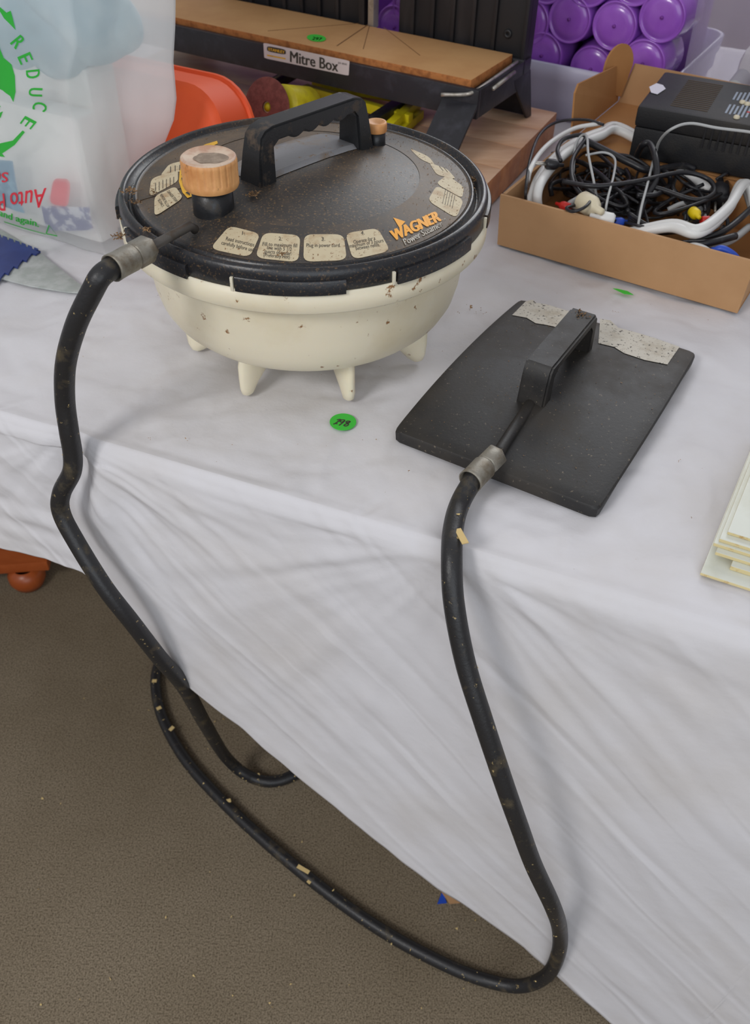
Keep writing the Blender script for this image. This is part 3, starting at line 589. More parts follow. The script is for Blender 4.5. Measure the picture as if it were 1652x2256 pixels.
# ------------------------------------------------------------------ mitre box on a wooden board
BZ = .792
bd0 = at(1227, 248, BZ); bf = at(1072, 406, BZ); ub = (at(1227, 248, BZ)-at(700, 80, BZ)); ub = Vector((.87, -.493, 0)).normalized(); vb = (bd0-bf); vb.z = 0; vb.normalize()
cor = bd0; 
BDW = .33
board = thing('chopping_board', 'thick reddish brown wooden board under the mitre box', 'board', (cor-ub*.36-vb*.2)-Vector((0, 0, BZ-TZ)))
for k in range(4):   # glued staves
    a, b_ = k/4, (k+1)/4-.0012; g = B(); q = [cor-vb*BDW*a, cor-ub*.72-vb*BDW*a, cor-ub*.72-vb*BDW*b_, cor-vb*BDW*b_]
    add_prism(g, [Vector((p.x, p.y, TZ+.0015)) for p in q], Vector((0, 0, BZ-TZ-.0015)), bev=.0008)
    o = obj('stave', g, ['wood', 'woodside'], board)
    for p in o.data.polygons: p.material_index = 0 if p.normal.z > .5 else 1
# mitre box frame coordinates
DZ = .890; m0 = at(1047, 178, DZ); m1 = at(1104, 112, DZ); um = Vector((.865, -.501, 0)).normalized(); vm = Vector((-um.y, um.x, 0))
def mp(a, b_, z): return Vector((m0.x, m0.y, 0))-um*a+vm*b_+Vector((0, 0, z))     # a: leftwards from the right front corner, b: backwards
MD = .135; ML = .66
mb = thing('mitre_box', 'black steel mitre box with a worn particle board deck on the wooden board', 'mitre box', mp(ML/2, MD/2, BZ))
def pbox(bm, a0, a1, b0, b1, z0, z1, bev=.001, mi=0): add_prism(bm, [mp(a0, b0, z0), mp(a1, b0, z0), mp(a1, b1, z0), mp(a0, b1, z0)], Vector((0, 0, z1-z0)), bev=bev, mi=mi)
bm = B(); pbox(bm, .006, ML, .0, MD, DZ-.014, DZ, .0012); dk = obj('deck_panel', bm, ['mdf', 'mdfedge'], mb)
M['kerf'] = mat('saw_kerf', S(120, 84, 50), .9)
for k_, (x0_, y0_, x1_, y1_) in enumerate(((814, 52, 742, 101), (806, 50, 590, 68), (845, 60, 925, 122), (815, 52, 800, 108))):
    bm = B(); a_, b_ = at(x0_, y0_, DZ+.0002), at(x1_, y1_, DZ+.0002); dd_ = b_-a_; add_box(bm, (a_+b_)/2, (dd_.length, .0018 if k_ == 0 else .0009, .0004), math.atan2(dd_.y, dd_.x)); obj('saw_kerf', bm, 'kerf', dk, smooth=False)
for d_ in (dk,):
    for p in d_.data.polygons: p.material_index = 0 if p.normal.z > .5 else 1
bm = B(); FH = .052
pbox(bm, -.012, ML+.01, -.012, -.003, DZ-.016-FH+.022, DZ-.008); pbox(bm, -.012, ML+.01, MD+.001, MD+.008, DZ-.03, DZ-.006); pbox(bm, -.012, -.004, -.003, MD+.03, DZ-.016-FH+.022, DZ-.008); pbox(bm, ML+.002, ML+.01, -.003, MD+.03, DZ-.06, DZ-.008)
pbox(bm, -.004, ML+.002, -.003, MD+.001, DZ-.020, DZ-.0145); obj('frame', bm, 'mitre', mb)
for a0, fr in ((-.012, 0), (-.012, 1), (ML-.055, 0), (ML-.055, 1)):
    bm = B(); zt_ = DZ-.036
    if not fr:
        q = [mp(a0, -.012, zt_+.004), mp(a0+.054, -.012, zt_+.004), mp(a0+.054, -.092, BZ+.001), mp(a0-.002, -.092, BZ+.001)]; add_prism(bm, q, Vector((0, 0, .006)), bev=.001)
    else:
        q = [mp(a0, MD+.028, zt_+.01), mp(a0+.07, MD+.028, zt_+.01), mp(a0+.07, MD+.045, BZ+.001), mp(a0-.004, MD+.045, BZ+.001)]; add_prism(bm, q, vm*.004+Vector((0, 0, .0)), bev=.0005)
        q = [mp(a0, MD-.03, zt_+.01), mp(a0, MD+.03, zt_+.01), mp(a0-.004, MD+.045, BZ+.001), mp(a0-.003, MD+.035, BZ+.001)]; add_prism(bm, q, -um*.004, bev=.0005)
    bmesh.ops.recalc_face_normals(bm, faces=bm.faces); obj('leg', bm, 'mitre', mb)
for a0, a1 in ((-.010, .205), (.262, .55)):    # tall slotted fence plates
    bm = B(); pbox(bm, a0, a1, MD+.012, MD+.020, DZ-.03, DZ+.20); 
    k = a0+.05
    while k < a1-.015: pbox(bm, k, k+.006, MD+.006, MD+.0125, DZ-.004, DZ+.20, .0008); k += .034
    pbox(bm, a0, a0+.005, MD+.003, MD+.034, DZ-.045, DZ+.20, .0008); obj('fence', bm, 'mitreback', mb)
for a in (.262, .245):
    bm = B(); pbox(bm, a, a+.010, MD+.002, MD+.018, DZ-.004, DZ+.20); obj('saw_guide', bm, 'steel' if a < .25 else 'mitreback', mb)
bm = B(); c = mp(.022, MD+.011, DZ+.022); add_lathe(bm, [(.002, 0), (.002, .002), (.0055, .002), (.0062, .001), (.0062, 0)], 20, c, axis=-vm); obj('bolt', bm, 'mitreback', mb)
# rods at the right end
bm = B(); add_tube(bm, smoothpath([mp(.040, -.020, DZ-.020), mp(.012, -.016, DZ-.016), mp(-.002, -.012, DZ-.012), mp(-.006, .02, DZ-.009), mp(-.006, MD-.01, DZ-.006)], 5), .0026, 8); obj('bent_rod', bm, 'steel', mb)
bm = B(); add_tube(bm, [mp(-.014, .03, DZ-.016), mp(-.014, .10, DZ-.012)], .0028, 8); obj('bent_rod', bm, 'steel', mb)
# sticker on the front apron
FA = mp(0, -.0125, 0)
def apr(x, y, h=0): p = onpl(x, y, FA-vm*(.0002+h), vm); return p
bm = B(); add_poly(bm, rquad([(580, 94), (770, 134), (768, 167), (582, 128)], .06), apr, 0, .0003); M['mlabel'] = mat('pinkish_label', S(216, 204, 204), .45); ml = obj('name_label', bm, 'mlabel', mb, smooth=False)
bm = B(); add_text(bm, 'Mitre Box', (639, 136), (105, 22), (0, -24), lambda x, y, h: apr(x, y, .0006+h), bold=1.0); add_poly(bm, rquad([(588, 101), (629, 109), (630, 121), (588, 113)], .3), apr, 0, .0006); add_text(bm, '20-800', (744, 140), (20, 4), (0, -4), lambda x, y, h: apr(x, y, .0006)); obj('lettering', bm, 'ink', ml, smooth=False)
bm = B(); add_text(bm, 'STANLEY', (591, 111), (36, 7), (0, -6), lambda x, y, h: apr(x, y, .0010+h), bold=.5); add_poly(bm, [(588, 120), (629, 128), (629, 131), (588, 123)], apr, 0, .0006); obj('lettering', bm, 'yellowprint', ml, smooth=False)
g = sticker(ell(697, 84, 21, 7.5, rot=.1), DZ+.0006, 'lot_sticker'); tag(g, 'round green sticker handwritten 297 on the mitre box deck', 'sticker')
bm = B(); add_text(bm, '297', (687, 87), (20, 2), (3, -6), lambda x, y, h: at(x, y, DZ+.0014), bold=.3); obj('handwriting', bm, 'ink', g, smooth=False)
# yellow things on the board below the mitre box
yf = thing('drill_stand_frame', 'yellow painted metal clamp frame with black slides under the mitre box', 'tool frame', at(800, 230, BZ+.002))
def bar(bm, p, q, wd, ht, z, mi=0):
    a, b_ = at(*p, z), at(*q, z); d = (b_-a); L2 = d.length; c = (a+b_)/2; add_box(bm, c, (L2, wd, ht), math.atan2(d.y, d.x), .001, mi)
zb_ = BZ+.018
for p, q in (((690, 182), (925, 222)), ((672, 196), (905, 262)), ((700, 170), (850, 190))):
    bm = B(); bar(bm, p, q, .012, .014, zb_); bar(bm, (p[0], p[1]+4), (q[0], q[1]+4), .020, .003, zb_-.008); obj('rail', bm, 'yellow', yf)
bm = B(); bar(bm, (923, 222), (855, 285), .013, .016, zb_); obj('end_rail', bm, 'yellow', yf)
bm = B(); bar(bm, (925, 250), (880, 290), .013, .012, BZ+.008); obj('end_rail', bm, 'yellow', yf)
bm = B(); bar(bm, (885, 225), (800, 280), .018, .012, zb_+.006); obj('slide', bm, 'blackcable', yf)
bm = B(); bar(bm, (670, 148), (590, 195), .016, .012, zb_+.008); obj('slide', bm, 'blackcable', yf)
bm = B(); bar(bm, (645, 148), (590, 180), .004, .004, zb_+.018); obj('slide', bm, 'steel', yf)
sd_ = thing('sanding_disc', 'maroon sanding disc on a yellow metal bracket behind the lid handle', 'sanding disc', at(600, 250, BZ+.002))
# disc stands nearly upright, facing the camera's left
dc = at(588, 236, BZ+.044); dn = Vector((-.50, -.80, .30)).normalized()
bm = B(); add_lathe(bm, [(.0075, .0015), (.0385, .0015), (.0395, .0), (.0385, -.002), (.0075, -.002), (.0075, .0015)], 40, dc, axis=dn); obj('disc', bm, 'maroon', sd_)
bm = B(); add_lathe(bm, [(0, -.003), (.0055, -.003), (.0062, -.001), (.0, .0)], 16, dc, axis=dn); obj('centre_nut', bm, 'yellow', sd_)
bm = B(); c1 = dc-dn*.004; add_lathe(bm, [(0, 0), (.026, 0), (.027, -.002), (.027, -.060), (.024, -.063), (0, -.063)], 32, c1+Vector((.020, 0, .004)), axis=dn); obj('drum', bm, 'yellow', sd_)
bm = B(); add_tube(bm, smoothpath([at(545, 262, BZ+.006), at(575, 268, BZ+.006), at(615, 262, BZ+.006), at(640, 250, BZ+.006)], 5), .005, 8); obj('base_bar', bm, 'yellow', sd_)
# red-orange basin
bs = onpl(470, 250, (-.29, 1.27, .8), (-.3, -1, 0))
bu = Vector((.89, -.455, 0)).normalized(); bw = Vector((.10, .22, .97)); bw = (bw-bu*bw.dot(bu)).normalized(); bn = bu.cross(bw)   # outward normal of the basin's bottom, toward the viewer
if bn.y > 0: bn = -bn
T_ = at(470, 188, TZ+.175); sr_ = (at(549, 215, TZ+.165)-T_).dot(bu)-.026; hw, hh = .17, .0925
cB = T_+bu*(sr_-hw)-bw*hh; bm = B()
def rr(hx, hy, r, n=8):
    o_ = []
    for (sx, sy), a0 in (((1, -1), -pi/2), ((1, 1), 0), ((-1, 1), pi/2), ((-1, -1), pi)):
        for k in range(n+1):
            t = a0+pi/2*k/n; o_.append((sx*(hx-r)+r*math.cos(t), sy*(hy-r)+r*math.sin(t)))
    return o_
rings = []
for d_, gr in ((0, -.016), (.002, -.009), (.007, -.004), (.030, -.001), (.062, .0), (.063, .004), (.067, .005), (.069, .003), (.067, -.003), (.030, -.005), (.006, -.010)):
    rings.append([bm.verts.new(cB+bu*x+bw*y-bn*d_) for x, y in rr(hw+gr, hh+gr, .062+gr)])
for p, q in zip(rings, rings[1:]):
    for k in range(len(p)): bm.faces.new((p[k], p[(k+1) % len(p)], q[(k+1) % len(p)], q[k]))
bm.faces.new(rings[0][::-1]); bm.faces.new(rings[-1])
zm = min(v.co.z for v in bm.verts)
for v in bm.verts: v.co.z += (TZ+.0015-zm)*max(0, 1-(v.co.z-zm)/.1)
bmesh.ops.recalc_face_normals(bm, faces=bm.faces)
tag(centre(obj('plastic_basin', bm, 'orangered')), 'red-orange plastic basin tipped on its side between the bag and the tank', 'basin')

# ------------------------------------------------------------------ carrier bag
GB = Vector((-.505, 1.114, TZ)); ge = Vector((.893, -.45, 0)).normalized(); gn = Vector((-.45, -.893, 0)).normalized()
def bagpl(x, y, off=0): p = onpl(x, y, GB+gn*off, gn); d = p-GB; return d.dot(ge), p.z
def bagdisp(s, z):
    return .004*nz(s*12, z*10, 3)-.006*abs(nz(s*7+z*12, z*5-s*6, 6))-.004*abs(nz(s*15-z*9, z*17+s*5, 16))+.003-.008*math.exp(-(z-TZ)/.02)+.010*math.exp(-((s-.05)/.09)**2)*min(1, (z-TZ)/.1)
def bagpt(s, z, h=0): return GB*1+ge*s+gn*(bagdisp(s, z)+h)+Vector((0, 0, z-TZ))
def bagpx(x, y, h=0): s, z = bagpl(x, y, .006); return bagpt(s, z, h)
bagr = thing('carrier_bag', 'milky translucent plastic carrier bag printed REDUCE in green, standing at left', 'bag', GB+ge*.0-gn*.08)
fc = [(TZ, .176), (.80, .172), (.86, .168), (.93, .172), (.965, .178), (1.0, .200), (1.2, .225)]
bk = [bagpl(x, y, -.10) for x, y in ((300, 470), (330, 390), (362, 317), (383, 264), (389, 217), (382, 135), (386, 60), (387, 0))]
def interp(tb, z):
    if z <= tb[0][0]: return tb[0][1]
    for (a, va), (b_, vb_) in zip(tb, tb[1:]):
        if z <= b_: return va+(vb_-va)*(z-a)/(b_-a)
    return tb[-1][1]
bkt = sorted([(z, s) for s, z in bk]); bkt = [(TZ, .20)]+[q for q in bkt if q[0] > TZ+.02]
bm = B(); cols = []; zs = [TZ+.0016+.40*k/130 for k in range(131)]
for z in zs:
    f_, b_ = interp(fc, z), interp(bkt, z); row = []
    for k in range(110): s_ = -.30+(f_+.30)*k/110; row.append(bagpt(s_, z))
    P0 = bagpt(f_, z); P1 = GB+ge*b_-gn*.10+Vector((0, 0, z-TZ))
    for k in range(40):
        t = k/40; p = P0.lerp(P1, t); q = (.004*nz(t*5, z*14, 11)+.004*abs(nz(t*3+z*13, z*9, 13)))*math.sin(pi*min(1, t*1.3+.01))-.006*math.exp(-((t-.5)/.2)**2); row.append(bm_p := p+(ge*.7+gn*.6)*q)
    P2 = GB-ge*.30-gn*.14+Vector((0, 0, z-TZ))
    for k in range(31): row.append(P1.lerp(P2, k/30))
    cols.append([bm.verts.new(p) for p in row])
for p, q in zip(cols, cols[1:]):
    for k in range(len(p)): bm.faces.new((p[k], p[(k+1) % len(p)], q[(k+1) % len(p)], q[k]))
bm.faces.new(cols[0][::-1]); obj('bag_skin', bm, 'bag', bagr, angle=180)
bm = B()
for ch, x, y, dg in (('R', 41, 92, 48), ('E', 57, 128, 66), ('D', 73, 163, 86), ('U', 81, 202, 95), ('C', 88, 235, 112), ('E', 67, 268, 124)):
    t = math.radians(dg); ux = (math.cos(t)*17, math.sin(t)*17); uy = (math.sin(t)*27, -math.cos(t)*27)
    add_text(bm, ch, (x-ux[0]/2-uy[0]/2, y-ux[1]/2-uy[1]/2), ux, uy, lambda a, b_, h: bagpx(a, b_, .0012+h), bold=1.2)
obj('green_lettering', bm, 'greenprint', bagr, smooth=False)
def gp(pts, sub=2, name='printed_arrow'):
    g = B(); add_poly(g, pts, lambda x, y, h: bagpx(x, y, .0012), sub); obj(name, g, 'greenprint', bagr, smooth=False)
gp([(0, 14), (14, 28), (22, 24), (35, 66), (10, 40), (14, 36), (0, 22)]); gp([(57, 284), (62, 288), (40, 316), (14, 334), (20, 342), (0, 338), (0, 328), (8, 312), (12, 324), (36, 306)])
gp([(0, 78), (6, 104), (14, 125), (30, 140), (38, 165), (41, 200), (37, 222), (30, 208), (14, 196), (0, 190)], 2, 'printed_leaf'); gp([(0, 232), (9, 230), (0, 246)], 0, 'printed_leaf'); gp([(0, 248), (14, 242), (8, 256), (0, 262)], 0, 'printed_leaf')
bm = B(); add_text(bm, 'and again.', (-8, 478), (86, 26), (4, -16), lambda a, b_, h: bagpx(a, b_, .0012+h), bold=.9); obj('small_lettering', bm, 'greenprint', bagr, smooth=False)
tri = [(102, 499), (91, 520), (116, 525)]
for a, b_ in zip(tri, tri[1:]+tri[:1]): gp([(a[0], a[1]-1), (b_[0], b_[1]-1), (b_[0]+1, b_[1]+2), (a[0]+1, a[1]+2)], 0, 'recycling_mark')
gp([(0, 492), (90, 521), (90, 523), (0, 495)], 1, 'printed_line')
# what shows through the bag
bm = B(); add_text(bm, 'Auto P', (102, 414), (-105, 12), (-4, 42), lambda a, b_, h: bagpx(a, b_, .0008+h), bold=.8); add_text(bm, 'Su', (27, 375), (-30, 2), (-2, 22), lambda a, b_, h: bagpx(a, b_, .0008+h), bold=.8)
pk = thing('packet', 'pale packet with blue label and red handwriting upside down inside the bag', 'packet', GB+ge*.02-gn*.02)
c = GB+ge*.03-gn*.035+Vector((0, 0, .085)); g = B(); add_box(g, c, (.26, .035, .155), math.atan2(ge.y, ge.x), .006); obj('packet_body', g, 'whitefoam', pk)
obj('handwriting', bm, 'redprint', pk, smooth=False)
bm = B(); add_poly(bm, [(-20, 345), (33, 352), (52, 472), (-20, 450)], lambda x, y, h: bagpx(x, y, -.0012), 2); obj('blue_label', bm, 'bluepaper', pk)
bm = B(); add_poly(bm, [(88, 455), (192, 460), (196, 512), (92, 515)], lambda x, y, h: bagpx(x, y, -.002), 2); obj('navy_label', bm, 'navypaper', pk)
bm = B(); add_poly(bm, rquad([(112, 395), (148, 398), (146, 460), (104, 452)], .3), lambda x, y, h: bagpx(x, y, -.003), 2); obj('red_label', bm, 'redprint', pk)
bm = B()
for cx, cy, off, r in ((120, 50, -.075, .055), (200, 30, -.08, .05), (40, 20, -.085, .06), (240, 50, -.085, .035), (160, -20, -.09, .06)):
    p = onpl(cx, cy, GB+gn*off, gn); t = bmesh.new(); bmesh.ops.create_icosphere(t, subdivisions=4, radius=r)
    for v in t.verts: v.co *= 1+.25*noise.noise(v.co*22); v.co += p; v.co += gn*(-max(0, (v.co-GB).dot(gn)+.022))
    me = bpy.data.meshes.new('tmp'); t.to_mesh(me); t.free(); bm.from_mesh(me); bpy.data.meshes.remove(me)
tag(centre(obj('crumpled_film', bm, 'teal')), 'crumpled teal plastic film filling the top of the carrier bag', 'packaging')
bm = B(); c = GB+ge*.02-gn*.082+Vector((0, 0, .105)); add_box(bm, c, (.26, .05, .20), math.atan2(ge.y, ge.x), .01); tag(centre(obj('foam_block', bm, 'whitefoam')), 'pale block standing inside the carrier bag behind the packet', 'packaging')

# ------------------------------------------------------------------ blue notched spreader on a grey plate
bm = B(); add_prism(bm, [at(x, y, TZ+.0012) for x, y in [(-40, 488), (0, 508), (92, 562), (182, 633), (186, 648), (150, 646), (70, 633), (0, 615), (-60, 600)]], Vector((0, 0, .002)), bev=.0004)
tag(centre(obj('grey_sheet', bm, 'blade')), 'pale grey pointed metal sheet under the blue spreader', 'tool')
up = []; a, b_ = Vector((-20, 512)), Vector((90, 553)); nT = 8
for k in range(nT):
    p = a.lerp(b_, k/nT); q = a.lerp(b_, (k+.62)/nT); r_ = a.lerp(b_, (k+1)/nT); up += [(p.x, p.y), (q.x, q.y), (q.x+1, q.y+5), (r_.x-1, r_.y+5)]
a, b_ = Vector((90, 556)), Vector((-10, 628)); up.append((90, 556))
for k in range(5):
    p = a.lerp(b_, k/5); q = a.lerp(b_, (k+.55)/5); r_ = a.lerp(b_, (k+1)/5); up += [(q.x, q.y), (q.x-8, q.y-3), (r_.x-6, r_.y-1)]
up += [(-40, 640), (-40, 500)]
bm = B(); add_prism(bm, [at(x, y, TZ+.0040) for x, y in up], Vector((0, 0, .002))); tag(centre(obj('notched_spreader', bm, 'blue', smooth=False)), 'blue plastic notched glue spreader below the carrier bag', 'spreader')

# ------------------------------------------------------------------ stacked yellowed sheets at the right edge
tu = Vector((.89, -.456, 0)).normalized(); tv = Vector((.456, .89, 0)).normalized()
c0 = at(1541, 1267, TZ+.0015); tu = (at(1652, 1303, TZ)-at(1541, 1267, TZ)); tu.z = 0; tu.normalize(); tv = (at(1650, 998, TZ)-at(1541, 1267, TZ)); tv.z = 0; tv.normalize()
lab = ['undermost, widest yellowed white tile of the stack at the right edge', 'second tile from the bottom with a brown stained front edge', 'middle tile of the yellowed stack at the right edge', 'fourth tile from the bottom, just under the thin upper two', 'tile right under the topmost one in the stack at the right edge', 'topmost chipped white tile of the stack at the right edge']
for k, (du, dv, th, w_, d_) in enumerate(((0, 0, .003, .20, .205), (.020, .014, .0045, .16, .15), (.005, .021, .0035, .17, .17), (.001, .027, .0035, .17, .165), (.004, .030, .0035, .17, .165), (.008, .038, .003, .17, .155))):
    z = .0015+sum((.003, .0045, .0035, .0035, .0035, .003)[:k])+.0002*k; p = c0+tu*du+tv*dv; q = [p, p+tu*w_, p+tu*w_+tv*d_, p+tv*d_]
    bm = B(); add_prism(bm, [Vector((v.x, v.y, TZ+z)) for v in q], Vector((0, 0, th)), bev=.0006); o = obj('ceramic_tile', bm, ['tile', 'tileedge'], smooth=False)
    for f in o.data.polygons: f.material_index = 0 if f.normal.z > .9 else 1
    tag(centre(o), lab[k], 'tile', 'yellowed white tiles stacked at the right')

# ------------------------------------------------------------------ cardboard tray with open lid
T0 = Vector((.152, 1.096, TZ+.0015)); tu = Vector((.861, -.509, 0)).normalized(); tv = Vector((-tu.y, tu.x, 0))
def tp(a, b_, z): return T0+tu*a+tv*b_+Vector((0, 0, z))
TH, TD, TW, th = .067, .215, .312, .0025
tray = thing('cardboard_tray', 'open brown cardboard box full of tangled cables', 'box', T0+tu*.15+tv*.1)
def pan(name, q, d, m='cardboard', bev=0): g = B(); add_prism(g, q, d, bev=bev); o = obj(name, g, [m, 'cardin'], tray, smooth=False); return o
pan('base_panel', [tp(0, 0, 0), tp(TW, 0, 0), tp(TW, TD, 0), tp(0, TD, 0)], Vector((0, 0, th)), 'cardin')
pan('front_panel', [tp(-.001, 0, 0), tp(TW, 0, 0), tp(TW+.002, -.002, TH), tp(-.004, -.002, TH)], tv*th*1.6)
pan('side_panel', [tp(0, .004, 0), tp(0, TD, 0), tp(-.003, TD, TH), tp(-.003, .004, TH)], tu*th*1.6)
pan('side_panel', [tp(TW-.004, .004, 0), tp(TW-.004, TD, 0), tp(TW-.002, TD, TH), tp(TW-.002, .004, TH)], tu*th*1.4)
pan('back_panel', [tp(0, TD, 0), tp(TW, TD, 0), tp(TW, TD, TH-.002), tp(0, TD, TH-.002)], tv*th, 'cardin')
LD = .405
pan('lid_panel', [tp(0, TD, TH-.004), tp(TW, TD, TH-.004), tp(TW, LD, TH-.004), tp(0, LD, TH-.004)], Vector((0, 0, th)), 'cardin')
pan('lid_side', [tp(0, TD+.004, TH), tp(0, LD, TH), tp(-.006, LD, TH+.052), tp(-.008, TD+.02, TH+.068), tp(-.006, TD+.006, TH+.060)], -tu*th, 'cardin')
q = []
for k in range(13):
    t = pi*k/12; q.append(tp(-.004, LD-.016, TH+.052)+(tu*.62+tv*.78)*.024*math.cos(t)+Vector((0, 0, .032*math.sin(t))))
q += [tp(-.004, LD-.016, TH+.02)-(tu*.62+tv*.78)*.024, tp(-.004, LD-.016, TH+.008)+(tu*.62+tv*.78)*.014]
pan('lid_ear', q, -tu*th, 'cardin')
pan('lid_lip', [tp(0, LD, TH-.002), tp(.205, LD, TH-.002), tp(.205, LD+.012, TH+.052), tp(0.01, LD+.012, TH+.052)], tv*th, 'cardboard')
pan('lid_lip', [tp(.235, LD, TH-.002), tp(TW, LD, TH-.002), tp(TW, LD+.012, TH+.05), tp(.235, LD+.012, TH+.05)], tv*th, 'cardboard')
# battery charger resting on the tray's back edge and lid
CHZ = TZ+.0015+TH+.0005; k0 = at(1381, 345, CHZ); cu = Vector((math.cos(math.radians(-25)), math.sin(math.radians(-25)), 0)); cv = Vector((-cu.y, cu.x, 0)); CW, CD, CH = .25, .158, .067
ch = thing('battery_charger', 'black vented battery charger resting on the cardboard tray', 'charger', Vector((k0.x, k0.y, CHZ))+cu*CW/2+cv*CD/2)
def cp(a, b_, z): return Vector((k0.x, k0.y, CHZ))+cu*a+cv*b_+Vector((0, 0, z))
mt = lambda c, rz: Matrix.Translation(c) @ Matrix.Rotation(rz, 4, 'Z')
bm = B(); add_box(bm, cp(CW/2, CD/2, CH*.30), (CW-.003, CD-.003, CH*.6), math.radians(-25), .003); obj('lower_case', bm, 'charger', ch)
bm = B(); add_box(bm, cp(CW/2, CD/2, CH*.80), (CW, CD, CH*.4), math.radians(-25), .005); obj('upper_case', bm, 'charger', ch)
for k in range(16):
    bm = B(); add_box(bm, cp(.062, .022+.0074*k, CH+.0002), (.048, .0018, .0010), math.radians(-25)); obj('vent_slot', bm, 'dusty', ch, smooth=False)
for k in range(11):
    bm = B(); add_box(bm, cp(.092+.0092*k, -.0003, CH*.64), (.0025, .0012, CH*.40), math.radians(-25)); obj('side_slot', bm, 'mitreback', ch, smooth=False)
bm = B(); rn = random.Random(4)
for k in range(6):
    for j in range(2):
        l2 = rn.uniform(.03, .05); add_box(bm, cp(.108+.0052*k, .045+.055*j, CH+.0003), (.0026, l2, .0006), math.radians(-25))
obj('printed_lines', bm, 'paleprint', ch, smooth=False)
for a, b_ in ((1635, 227), (1646, 231), (1622, 260)):
    bm = B(); add_lathe(bm, [(.0040, 0), (.0040, .002), (.003, .0032), (0, .0034)], 16, at(a, b_, CHZ+CH)); obj('button', bm, 'cream', ch)
bm = B(); add_lathe(bm, [(.002, 0), (.002, .001), (0, .0015)], 10, at(1648, 248, CHZ+CH)); obj('indicator_lamp', bm, 'cable_red', ch)
bm = B(); add_prism(bm, [at(x, y, CHZ+CH+.0008) for x, y in [(1430, 192), (1446, 184), (1460, 188), (1466, 196), (1448, 208), (1434, 204)]], Vector((0, 0, .0005))); tag(centre(obj('price_tag', bm, 'white', smooth=False)), 'small white price tag on top of the black charger', 'sticker')
# grey tube behind
bm = B(); a, b_ = at(1608, 206, CHZ+.035), at(1690, 100, CHZ+.045); add_tube(bm, [a, b_], .0125, 24); tag(centre(obj('grey_tube', bm, 'greycable')), 'grey plastic tube leaning behind the charger at the right edge', 'tube')

# cables ---------------------------------------------------------------
def cable(pts, r, m, label, group=None, name='cable', plug=None, flat=1):
    P = smoothpath([at(x, y, TZ+z) for x, y, z in pts], 8); g = B(); add_tube(g, P, r, 10, flat=flat); 
    o = obj(name, g, m); tag(centre(o), label, 'cable', group); return o
zc = .055
wc = thing('coiled_cable', 'thick white cable coiled around the inside of the cardboard tray', 'cable', T0+tu*.14+tv*.1)
for dz, dx, dy in ((0, 0, 0), (.010, 8, 4)):
    v1 = [at(x, y, TZ+z+dz*.5) for x, y, z in [(1378, 286+dy*2, .074), (1320, 292+dy*2, .080), (1250+dx*.3, 325+dy*2, .078), (1198+dx, 375+dy, .072), (1176+dx, 420+dy, .064)]]
    v2 = [tp(.030+dz, .022+dz, .040), tp(.070, .016+dz, .026), tp(.120, .015+dz, .030), tp(.160, .015+dz, .050), tp(.205, .022+dz, .070)]
    v3 = [at(x, y, TZ+z+dz*.4) for x, y, z in [(1540, 513-dy*2, .075), (1603, 462-dy, .076), (1636+dx, 405, .074)]]
    pts = [tp(.215, .205-dz, .050)]+v1+v2+v3+[tp(.285, .14, .05)]
    g = B(); add_tube(g, smoothpath(pts, 8), .0062, 12); obj('cable_turn', g, 'whitecable', wc)
cable([(1160, 455, .045), (1158, 420, .078), (1168, 350, .09), (1190, 295, .095), (1230, 268, .097), (1290, 264, .094), (1330, 275, .088)], .0020, 'blackcable', 'thin black cord arching over the left rim of the tray')
cable([(1165, 430, .02), (1166, 380, .085), (1200, 325, .088), (1260, 285, .088), (1320, 272, .088)], .003, 'whitecable', 'single white cord leaving the coil near the charger')
cable([(1443, 345, .088), (1452, 312, .120), (1478, 285, .146), (1520, 272, .151), (1580, 282, .150), (1652, 291, .149), (1700, 300, .148)], .0017, 'greycable', 'thin grey cord lying over the front edge of the charger')
cable([(1402, 520, .05), (1412, 460, .075), (1425, 410, .085), (1440, 350, .088)], .0016, 'greycable', 'pale grey thin cord hanging in front of the charger')
cable([(1330, 490, .05), (1338, 440, .08), (1352, 385, .088), (1354, 350, .09), (1330, 336, .092), (1290, 342, .09)], .0015, 'greycable', 'pale edged thin cord looping through the middle of the tangle')
cable([(1315, 440, .06), (1308, 400, .085), (1296, 340, .098), (1293, 302, .104), (1282, 298, .10), (1268, 320, .09), (1262, 380, .075)], .0016, 'greycable', 'pale thin cord standing up in a narrow loop at the left of the tangle')
cable([(1400, 350, .07), (1415, 320, .1), (1432, 318, .105), (1444, 350, .1), (1445, 395, .085), (1420, 440, .07), (1400, 500, .05)], .0042, 'blackcable', 'thick black cord standing in a tall loop before the charger')
cable([(1290, 310, .095), (1340, 335, .09), (1390, 360, .085), (1430, 375, .08), (1500, 365, .075), (1530, 372, .07)], .0045, 'blackcable', 'thick black cord running diagonally across the tray')
cable([(1240, 400, .08), (1310, 410, .085), (1400, 400, .088), (1500, 380, .086), (1560, 395, .08), (1572, 425, .075), (1530, 440, .072), (1450, 415, .078), (1380, 400, .08)], .003, 'blackcable', 'long black cord making a wide flat loop at the right of the tangle')
cable([(1235, 355, .088), (1228, 330, .09), (1245, 305, .096), (1290, 300, .098), (1262, 350, .088), (1262, 400, .08), (1290, 440, .07)], .0028, 'blackcable', 'black cord curled at the upper left corner of the tangle')
cable([(1310, 430, .08), (1290, 455, .08), (1262, 466, .075), (1248, 458, .07), (1275, 450, .068)], .002, 'blackcable', 'short black cord curling around the cream plug')
rn = random.Random(17)
